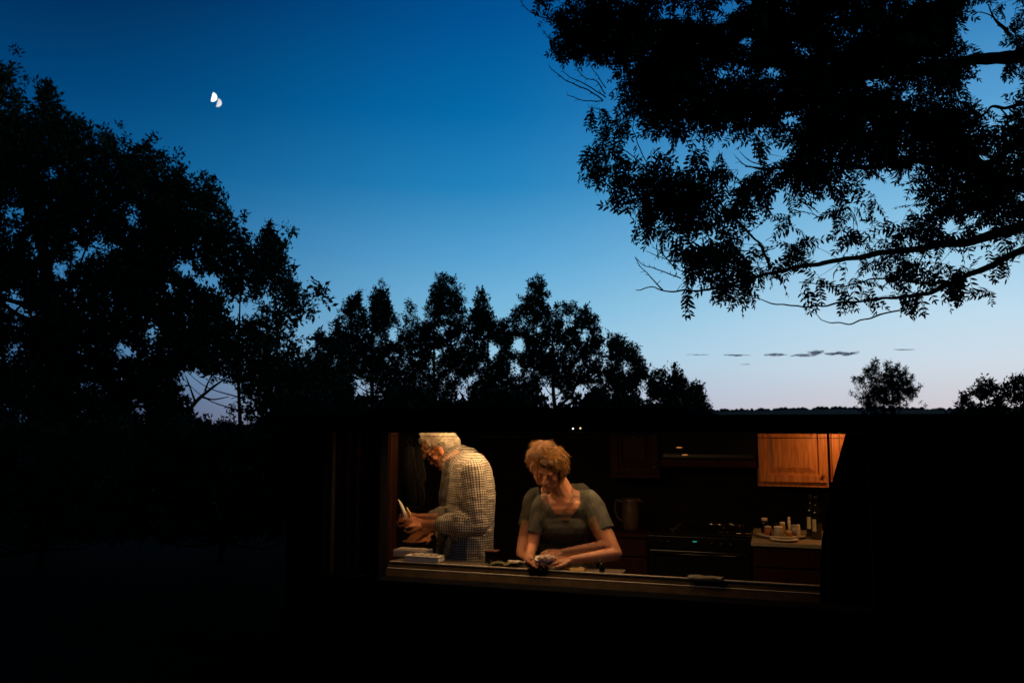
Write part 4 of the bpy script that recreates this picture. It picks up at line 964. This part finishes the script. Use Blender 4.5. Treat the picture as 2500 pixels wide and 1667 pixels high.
# ---------------- the man, in profile facing left
def P1(px, py, v): return onv(px, py, v)
man_base = P1(1140, 1400, .40); man = thing('person', 'grey-haired person in a cream checked shirt bowing over the counter at left', 'person', (man_base.x, man_base.y, .012))
MV = .40
shN, elN, wrN = P1(1150, 1150, .24), P1(1166, 1284, .20), P1(1038, 1279, .18)
shF, elF, wrF = P1(1132, 1160, .56), P1(1112, 1296, .56), P1(1052, 1312, .44)
bm = bmesh.new()
hC = P1(1082, 1100, MV); fwd = Vector((-.84*CU, .84*SU-.12, -.52)); upv = Vector((-.5, .1, .86))
PH, hs, hf, hu = head(bm, hC, fwd, upv, .98)
capsule(bm, P1(1104, 1112, MV), .055, P1(1136, 1146, MV), .062)
capsule(bm, P1(1150, 1170, MV), .125, P1(1142, 1230, MV), .135); capsule(bm, P1(1142, 1230, MV), .135, P1(1136, 1330, MV), .125); capsule(bm, P1(1136, 1330, MV), .125, P1(1134, 1400, MV), .13)
lu_, lz_ = uz(1134, 1400, MV)
for k in (-.09, .09):
    hip = loc(lu_, MV+k, lz_-.02); knee = loc(lu_-.02, MV+k, .50); ank = loc(lu_+.01, MV+k, .09); capsule(bm, hip, .085, knee, .055); capsule(bm, knee, .055, ank, .04); capsule(bm, ank-Vector((0,0,.03)), .04, loc(lu_-.16, MV+k, .045), .033)
capsule(bm, P1(1150,1152,.30), .06, shN, .055); capsule(bm, shN, .05, elN, .043); capsule(bm, elN, .043, wrN, .027)
capsule(bm, P1(1140,1160,.50), .06, shF, .055); capsule(bm, shF, .05, elF, .043); capsule(bm, elF, .043, wrF, .027)
hand(bm, wrN, (-.95, .1, .10), (.1, -.75, .65), None, .75, 1.0, thumb=-1); hand(bm, wrF, (-.75, -.25, -.45), (-.3, -.5, .8), None, .65, 1.0)
body = solid('body', bm, .0048, M_skin, man, 2); wrinkle(body.data, .0012, 90)
# trousers
bm = bmesh.new(); capsule(bm, P1(1135,1385,MV), .145, P1(1134,1405,MV), .145)
for k in (-.09, .09): capsule(bm, loc(lu_, MV+k, lz_-.02), .10, loc(lu_-.02, MV+k, .50), .075); capsule(bm, loc(lu_-.02, MV+k, .50), .075, loc(lu_+.01, MV+k, .11), .06)
solid('trousers', bm, .012, mat('dark_denim', (.02,.022,.03), .9), man, 3)
# shoes
bm = bmesh.new()
for k in (-.09, .09): capsule(bm, loc(lu_+.02, MV+k, .062), .048, loc(lu_-.17, MV+k, .052), .038)
solid('shoes', bm, .01, M_blk, man, 2)
# shirt
bm = bmesh.new()
capsule(bm, P1(1152,1152,MV), .135, P1(1150,1215,MV), .165); capsule(bm, P1(1150,1215,MV), .165, P1(1146,1300,MV), .158); capsule(bm, P1(1146,1300,MV), .158, P1(1140,1392,MV), .168)
capsule(bm, P1(1128,1132,MV), .075, P1(1152,1160,MV), .12)
capsule(bm, P1(1156,1146,.33), .085, shN+Vector((.01,-.02,0)), .082); capsule(bm, shN+Vector((.01,-.02,0)), .082, elN, .066)
cuffN = elN.lerp(wrN, .62); capsule(bm, elN, .068, elN.lerp(wrN, .3), .070); capsule(bm, elN.lerp(wrN, .3), .070, cuffN, .060); capsule(bm, cuffN, .062, elN.lerp(wrN, .70), .054)
sphere_at(bm, P1(1098,1262,.20), (.05,.05,.03)); sphere_at(bm, P1(1122,1262,.18), (.05,.05,.035)); sphere_at(bm, P1(1148,1270,.18), (.055,.05,.05)); sphere_at(bm, P1(1090,1290,.2), (.04,.045,.03))
capsule(bm, P1(1142,1156,.48), .08, shF, .075); capsule(bm, shF, .072, elF, .06); capsule(bm, elF, .062, elF.lerp(wrF, .55), .054)
capsule(bm, P1(1104,1300,.24), .035, P1(1110,1316,.24), .012)
def shirt_post(me):
    wrinkle(me, .010, 7, (1.6,1.6,.7)); wrinkle(me, .004, 16, (.7,.7,2.0), 4)
    cz = P1(1127, 1121, MV); ax = (P1(1104,1112,MV)-P1(1136,1146,MV)).normalized()
    cut(me, lambda c: (c-cz).dot(ax) > 0.0 and (c-cz).length < .14)
    bone_uv(me, [(P1(1150,1120,MV), P1(1140,1410,MV), .165, 1.0), (shN, elN, .075, .48), (elN, wrN, .068, .48), (shF, elF, .075, .45), (elF, wrF, .06, .45)])
bu_ = bmesh.new(); capsule(bu_, P1(1112,1168,.37), .066, P1(1101,1225,.37), .078); capsule(bu_, P1(1101,1225,.37), .078, P1(1098,1300,.37), .08)
solid('undershirt', bu_, .008, mat('dark_vest', (.012,.013,.016), .95), man, 3)
shirt = solid('shirt', bm, .006, M_check, man, 4, shirt_post)
# collar standing round the neck
bm = bmesh.new(); nax = (P1(1104,1112,MV)-P1(1136,1146,MV)).normalized(); n1 = nax.cross(Vector((0,1,0))).normalized(); n2 = nax.cross(n1); cc = P1(1124, 1128, MV); NN_ = 40; rowA, rowB, rowC = [], [], []
for k in range(NN_):
    a = 2*math.pi*k/NN_; dd = n1*math.cos(a)+n2*math.sin(a); rowA.append(bm.verts.new(cc+dd*.074-nax*.012)); rowB.append(bm.verts.new(cc+dd*.072+nax*.040)); rowC.append(bm.verts.new(cc+dd*(.100+.012*math.cos(2*a))-nax*.012))
for k in range(NN_-3): j = k+1; bm.faces.new((rowA[k], rowA[j], rowB[j], rowB[k])); bm.faces.new((rowB[k], rowB[j], rowC[j], rowC[k]))
bmesh.ops.solidify(bm, geom=bm.faces[:], thickness=.003); bmesh.ops.translate(bm, vec=-man.location, verts=bm.verts)
co = mesh_from_bm('collar', bm, M_check, man, True); co.data.update(); bone_uv(co.data, [(cc-nax*.1-man.location, cc+nax*.1-man.location, .07, 1)])
# hair: a cap and curling locks
def head_pts(n, test, seed, rx=.078, ry=.098, rz=.086):
    r = np.random.default_rng(seed); out = []; dirs = []
    while len(out) < n:
        q = r.normal(0, 1, 3); q /= np.linalg.norm(q)
        if not test(q): continue
        out.append(q)
    return out
def make_hair(parent, PHf, s_, f_, u_, S, test, n, length, rad, m, gravity, wave, comb, seed, lift=1.0, cap=True, mcap=None):
    roots, dirs = [], []
    for q in head_pts(n, test, seed):
        roots.append(PHf(q[0]*.078*lift, -.010+q[1]*.096*lift, .032+q[2]*.086*lift)); nrm = (s_*q[0]+f_*q[1]+u_*q[2]).normalized(); c_ = comb(q); g_ = Vector(c_); g_ = g_-nrm*g_.dot(nrm); g_ = g_.normalized() if g_.length > .05 else s_; jit = Vector(noise.random_unit_vector())*.22
        clump = Vector((noise.noise(Vector(q)*3.1), noise.noise(Vector(q)*3.1+Vector((5,0,0))), noise.noise(Vector(q)*3.1+Vector((0,5,0)))))*S
        dirs.append(nrm*.30+g_+jit+clump)
    return strands('hair', roots, dirs, length, rad, m, parent, gravity, wave, 7, seed)
M_grey = hair_mat('grey_hair', (.30,.25,.16), (.78,.70,.52))
# a cap under the locks
bm = bmesh.new(); RM = Matrix((hs, hf, hu)).transposed(); sphere_at(bm, PH(0,-.018,.036), (.080,.096,.084), RM); sphere_at(bm, PH(0,-.045,-.01), (.070,.062,.06), RM); sphere_at(bm, PH(0,.062,.075), (.05,.03,.024), RM)
o = solid('hair_cap', bm, .007, mat('grey_hair_base', (.32,.26,.17), .8, noise_s=40, noise_a=.35, stretch=(1,1,1)), man, 2, lambda me: (wrinkle(me, .006, 45), cut(me, lambda c: (c-hC).dot(hf) > -.012 and (c-hC).dot(hu) < .048)))
make_hair(man, PH, hs, hf, hu, .5, lambda q: (q[2] > .28 and q[1] < .72) or (q[1] < -.12 and q[2] > -.55) , 2800, .055, .0016, M_grey, (0,0,-.25), .9, lambda q: tuple(-hf*.9-hu*.55) if q[1] < .45 else tuple(hu*.5-hf*.3), 11, 1.0)
# glasses? the thin dark wire at the eye
bm = bmesh.new(); tube(bm, [PH(.070,.02,.012), PH(.060,.085,.010)], .0015, 5); tube(bm, [PH(.032+.017*math.cos(a), .094, .004+.014*math.sin(a)) for a in np.linspace(0, 6.283, 15)], .0014, 5)
tube(bm, [PH(-.070,.02,.012), PH(-.060,.085,.010)], .0015, 5); tube(bm, [PH(-.032+.017*math.cos(a), .094, .004+.014*math.sin(a)) for a in np.linspace(0, 6.283, 15)], .0014, 5); tube(bm, [PH(-.015,.096,.008), PH(.015,.096,.008)], .0014, 5)
bmesh.ops.translate(bm, vec=-man.location, verts=bm.verts); mesh_from_bm('glasses', bm, mat('dark_wire', (.03,.02,.02), .3, 1), man, True)
bm = bmesh.new()
for k in (-1, 1): capsule(bm, PH(k*.018,.090,.028), .0045, PH(k*.045,.080,.026), .004)
bmesh.ops.translate(bm, vec=-man.location, verts=bm.verts); mesh_from_bm('eyebrow', bm, mat('eyebrow', (.35,.28,.2), .9), man, True)
# the pale peeler / packet he holds
hp = P1(984, 1262, .18); t = thing('paper_packet', 'pale slim packet held upright in the near hand of the grey-haired person', 'packet', hp, -ROT)
bm = bmesh.new(); q = [P1(990,1268,.17), P1(986,1250,.17), P1(976,1226,.17), P1(972,1218,.17)]; q = [p-hp for p in q]; tube(bm, catmull(q, 3), [.014,.015,.015,.014,.013,.011,.008,.005,.004,.003], 6)
o = mesh_from_bm('wrapper', bm, M_paper, t, True); o.rotation_euler = (0,0,ROT); bm = bmesh.new(); tube(bm, [P1(1000,1266,.16)-hp, P1(1000,1252,.16)-hp, P1(993,1238,.16)-hp], [.006,.008,.003], 6); o = mesh_from_bm('tip', bm, M_yel, t, True); o.rotation_euler = (0,0,ROT)
# small bowl under the far hand
bp_ = P1(1012, 1345, .36); t = thing('mixing_bowl', 'small dark bowl under the far hand of the grey-haired person', 'bowl', (bp_.x, bp_.y, zc), -ROT)
lathe_obj('bowl', [(.035,0),(.04,.004),(.066,.035),(.078,.07),(.082,.072),(.078,.074),(.062,.038),(.036,.01),(.001,.009)], mat('bowl_clay', (.10,.05,.03), .4), t, 30)
# wristwatch
bm = bmesh.new(); wx = (wrF-elF).normalized(); w1 = wx.orthogonal().normalized(); w2 = wx.cross(w1); wc = wrF-wx*.02
pts = [wc+(w1*math.cos(a)+w2*math.sin(a))*.033 for a in np.linspace(0, 6.283, 21)]; tube(bm, pts, .0055, 6); sphere_at(bm, wc+Vector((0,-.034,.006)), (.016,.006,.016), None, 2); bmesh.ops.translate(bm, vec=-man.location, verts=bm.verts); mesh_from_bm('wristwatch', bm, M_blk, man, True)

# ---------------- the woman, facing us and looking down
wb = P1(1384, 1400, .40); woman = thing('person', 'person with short tousled blond hair in a dark olive T-shirt leaning on the counter', 'person', (wb.x, wb.y, .012))
bm = bmesh.new(); wC = P1(1346, 1144, .235)
wf = Vector((-.42, -.72, -.50)); wu = Vector((-.10, -.50, .82))
PW, ws, wff, wuu = head(bm, wC, wf, wu, 1.03, False)
capsule(bm, P1(1358,1172,.31), .062, P1(1378,1210,.345), .070)
capsule(bm, P1(1378,1214,.36), .062, P1(1328,1236,.36), .056); capsule(bm, P1(1378,1212,.36), .062, P1(1440,1228,.36), .056)
capsule(bm, P1(1352,1250,.38), .098, P1(1412,1248,.38), .098); capsule(bm, P1(1356,1290,.40), .10, P1(1410,1290,.40), .10); capsule(bm, P1(1364,1345,.42), .10, P1(1404,1345,.42), .10); capsule(bm, P1(1364,1400,.43), .12, P1(1404,1400,.43), .12)
capsule(bm, P1(1354,1240,.335), .070, P1(1406,1238,.335), .070)
capsule(bm, P1(1366,1200,.33), .058, P1(1380,1232,.345), .075)
sR, eR, wR = P1(1450,1236,.35), P1(1504,1352,.24), P1(1396,1366,.085)
sL, eL, wL = P1(1320,1242,.34), P1(1298,1335,.27), P1(1290,1366,.12)
capsule(bm, P1(1435,1222,.36), .056, sR, .050); capsule(bm, sR, .050, eR, .038); capsule(bm, eR, .039, eR.lerp(wR, .3), .039); capsule(bm, eR.lerp(wR, .3), .039, wR, .023)
capsule(bm, P1(1335,1228,.36), .056, sL, .048); capsule(bm, sL, .048, eL, .037); capsule(bm, eL, .037, wL, .024)
hand(bm, wR, (-.98, -.08, -.02), (0, -.35, .94), None, .35, .92, thumb=-1); hand(bm, wL, (.50, -.75, -.1), (-.1, -.2, .97), None, .35, .92, thumb=-1)
lu_, lz_ = uz(1384, 1400, .43)
for k in (-.085, .085):
    hip = loc(lu_+k, .43, lz_-.03); knee = loc(lu_+k, .41, .48); ank = loc(lu_+k, .46, .085); capsule(bm, hip, .08, knee, .052); capsule(bm, knee, .052, ank, .036); capsule(bm, ank-Vector((0,0,.03)), .036, loc(lu_+k, .32, .043), .031)
wbody = solid('body', bm, .0048, M_skin2, woman, 2)
bm = bmesh.new(); capsule(bm, P1(1366,1398,.43), .13, P1(1402,1398,.43), .13)
for k in (-.085, .085): capsule(bm, loc(lu_+k, .43, lz_-.03), .092, loc(lu_+k, .41, .48), .068); capsule(bm, loc(lu_+k, .41, .48), .068, loc(lu_+k, .46, .10), .05)
solid('trousers', bm, .012, mat('black_trousers', (.012,.012,.014), .9), woman, 3)
bm = bmesh.new()
for k in (-.085, .085): capsule(bm, loc(lu_+k, .47, .058), .043, loc(lu_+k, .31, .05), .036)
solid('shoes', bm, .01, M_blk, woman, 2)
M_tee = mat('olive_tshirt', (.074,.074,.054), .95, spec=.1, noise_s=16, noise_a=.15, bump=1.0, bump_s=11, stretch=(1.6,1.6,.7))
bm = bmesh.new()
capsule(bm, P1(1378,1216,.36), .072, P1(1328,1238,.36), .067); capsule(bm, P1(1378,1214,.36), .072, P1(1442,1230,.36), .067); capsule(bm, P1(1354,1242,.335), .083, P1(1406,1240,.335), .083)
capsule(bm, P1(1350,1250,.38), .112, P1(1414,1248,.38), .112); capsule(bm, P1(1354,1290,.40), .114, P1(1412,1290,.40), .114); capsule(bm, P1(1362,1345,.42), .112, P1(1406,1345,.42), .112); capsule(bm, P1(1362,1398,.43), .135, P1(1406,1398,.43), .135)
capsule(bm, P1(1356,1284,.335), .085, P1(1406,1284,.335), .085)
hR, hL = sR.lerp(eR, .52), sL.lerp(eL, .64)
capsule(bm, P1(1438,1222,.36), .070, sR, .066); capsule(bm, sR, .066, hR, .060); capsule(bm, P1(1332,1230,.36), .070, sL, .062); capsule(bm, sL, .062, hL, .056)
def tee_post(me):
    wrinkle(me, .006, 12, (1.7,1.7,.6), 2)
    aR, aL = (eR-sR).normalized(), (eL-sL).normalized(); nk = P1(1378,1202,.25)
    cut(me, lambda c: ((c-hR).dot(aR) > .0 and (c-hR).length < .09) or ((c-hL).dot(aL) > 0 and (c-hL).length < .085) or (((c.x-nk.x)/(.100*min(1, .55+.45*max(0, (c.z-nk.z+.17)/.10))))**2+((c.z-nk.z)/.180)**2 < 1 and c.y < nk.y+.16) or ((c-P1(1376,1204,.36)).length < .085))
solid('tshirt', bm, .006, M_tee, woman, 5, tee_post)
M_blond = hair_mat('blond_hair', (.010,.005,.002), (.34,.15,.018))
bm = bmesh.new(); RM = Matrix((ws, wff, wuu)).transposed(); sphere_at(bm, PW(0,-.018,.040), (.085,.100,.086), RM); sphere_at(bm, PW(0,-.055,-.02), (.078,.06,.07), RM); sphere_at(bm, PW(.072,-.005,-.01), (.02,.04,.05), RM); sphere_at(bm, PW(-.072,-.005,-.01), (.02,.04,.05), RM); sphere_at(bm, PW(0,.06,.085), (.055,.035,.026), RM)
solid('hair_cap', bm, .007, mat('blond_hair_base', (.07,.035,.012), .7, noise_s=30, noise_a=.5), woman, 2, lambda me: (wrinkle(me, .010, 38), cut(me, lambda c: (c-wC).dot(wff) > .045 and (c-wC).dot(wuu) < .050)))
make_hair(woman, PW, ws, wff, wuu, .8, lambda q: (q[2] > -.6 and q[1] < .15) or (q[2] > .42 and q[1] < .78) or (q[2] > -.3 and q[1] < .45 and abs(q[0]) > .6), 4200, .052, .0016, M_blond, (0,0,-.7), .7, lambda q: (.45 if q[0]*ws.x > -.15 else -.5, -.35, -.75), 21, 1.05)
# white cloth wrapped round what she holds
cpos = P1(1334, 1365, .05); t = thing('white_cloth', 'crumpled white cloth gripped under the blond person\'s hand', 'cloth', cpos, -ROT)
bm = bmesh.new(); sphere_at(bm, Vector((-.015,.0,.0)), (.05,.03,.022)); sphere_at(bm, Vector((.022,-.004,.006)), (.035,.028,.020)); sphere_at(bm, Vector((-.045,.0,-.006)), (.025,.025,.015))
o = solid('fabric', bm, .003, mat('white_cotton', (.70,.66,.55), .95), None, 2, lambda me: (wrinkle(me, .006, 60), wrinkle(me, .004, 110, seed=3))); o.parent = t

# ---------------- see-through copies of each person added as a second reflection, up and left
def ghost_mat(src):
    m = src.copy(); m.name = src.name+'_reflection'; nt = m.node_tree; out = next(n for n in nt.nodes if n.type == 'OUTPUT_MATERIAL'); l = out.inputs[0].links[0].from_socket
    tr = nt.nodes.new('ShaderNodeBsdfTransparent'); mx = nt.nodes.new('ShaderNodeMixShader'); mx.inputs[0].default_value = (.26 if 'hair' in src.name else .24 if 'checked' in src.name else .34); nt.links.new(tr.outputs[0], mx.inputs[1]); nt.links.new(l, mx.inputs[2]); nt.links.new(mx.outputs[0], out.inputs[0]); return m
GM = {}
def reflection_copy(person, shift, keeps):
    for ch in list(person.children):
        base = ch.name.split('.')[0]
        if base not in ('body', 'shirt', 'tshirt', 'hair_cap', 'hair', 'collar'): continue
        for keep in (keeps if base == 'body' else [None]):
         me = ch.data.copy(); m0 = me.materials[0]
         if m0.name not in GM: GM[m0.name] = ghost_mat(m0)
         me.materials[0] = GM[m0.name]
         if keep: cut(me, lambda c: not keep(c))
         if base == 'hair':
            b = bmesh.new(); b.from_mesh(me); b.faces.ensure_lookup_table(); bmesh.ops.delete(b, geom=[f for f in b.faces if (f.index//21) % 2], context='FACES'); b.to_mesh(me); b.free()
         o = bpy.data.objects.new('reflection_copy', me); put(o, person); o.matrix_parent_inverse = ch.matrix_parent_inverse.copy(); o.location = ch.location+shift; o['label'] = 'faint see-through copy for the second reflection, a little up and left'
scene.cycles.transparent_max_bounces = 24
def near_axis(c, a, b, r, t0=0.0):
    ab = b-a; t = max(t0, min(1.25, (c-a).dot(ab)/ab.length_squared)); return (c-a-ab*t).length < r
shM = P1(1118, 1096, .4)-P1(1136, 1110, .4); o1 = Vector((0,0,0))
reflection_copy(man, shM, [lambda c: (c-hC).length < .165, lambda c: (near_axis(c, elN, wrN, .06, .74) or (c-wrN).length < .2 and c.x < wrN.x+.02) and c.y < P1(1050,1280,.31).y, lambda c: (near_axis(c, elF, wrF, .055, .6) or (c-wrF).length < .19 and c.x < wrF.x+.02) and c.y >= P1(1050,1280,.31).y])
reflection_copy(woman, shM*1.02, [lambda c: (c-wC).length < .17 or (c.z > P1(1380,1268,.3).z and abs(c.x-P1(1380,1220,.3).x) < .095),
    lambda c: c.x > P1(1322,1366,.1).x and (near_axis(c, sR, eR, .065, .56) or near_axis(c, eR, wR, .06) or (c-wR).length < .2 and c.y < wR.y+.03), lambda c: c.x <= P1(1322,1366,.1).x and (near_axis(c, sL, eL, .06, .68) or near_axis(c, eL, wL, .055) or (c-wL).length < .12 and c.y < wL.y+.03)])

# ================================================================== LAMPS of the kitchen, with an added front fill
def area(name, label, p, rot, sx, sy, energy, color):
    l = bpy.data.lights.new(name, 'AREA'); l.shape = 'RECTANGLE'; l.size = sx; l.size_y = sy; l.energy = energy; l.color = color
    o = put(bpy.data.objects.new(name, l)); o.location = p; o.rotation_euler = rot; return o
WARM = (1.0, .60, .30)
area('ceiling_lamp', '', loc(.04, .33, 1.82), (R(4), 0, -ROT), 1.5, .44, 22.0, WARM)
area('front_fill', '', loc(.12, -.12, 1.765), (R(32), 0, -ROT), 1.3, .12, 3.2, (1.0, .55, .26))  # unseen fill added to warm the people's sides facing the window
area('cabinet_lamp', '', loc(uz(2040, 1100, 1.9)[0]+.10, 1.86, 1.765), (R(40), 0, -ROT), .30, .08, 4.8, (1.0, .44, .14))
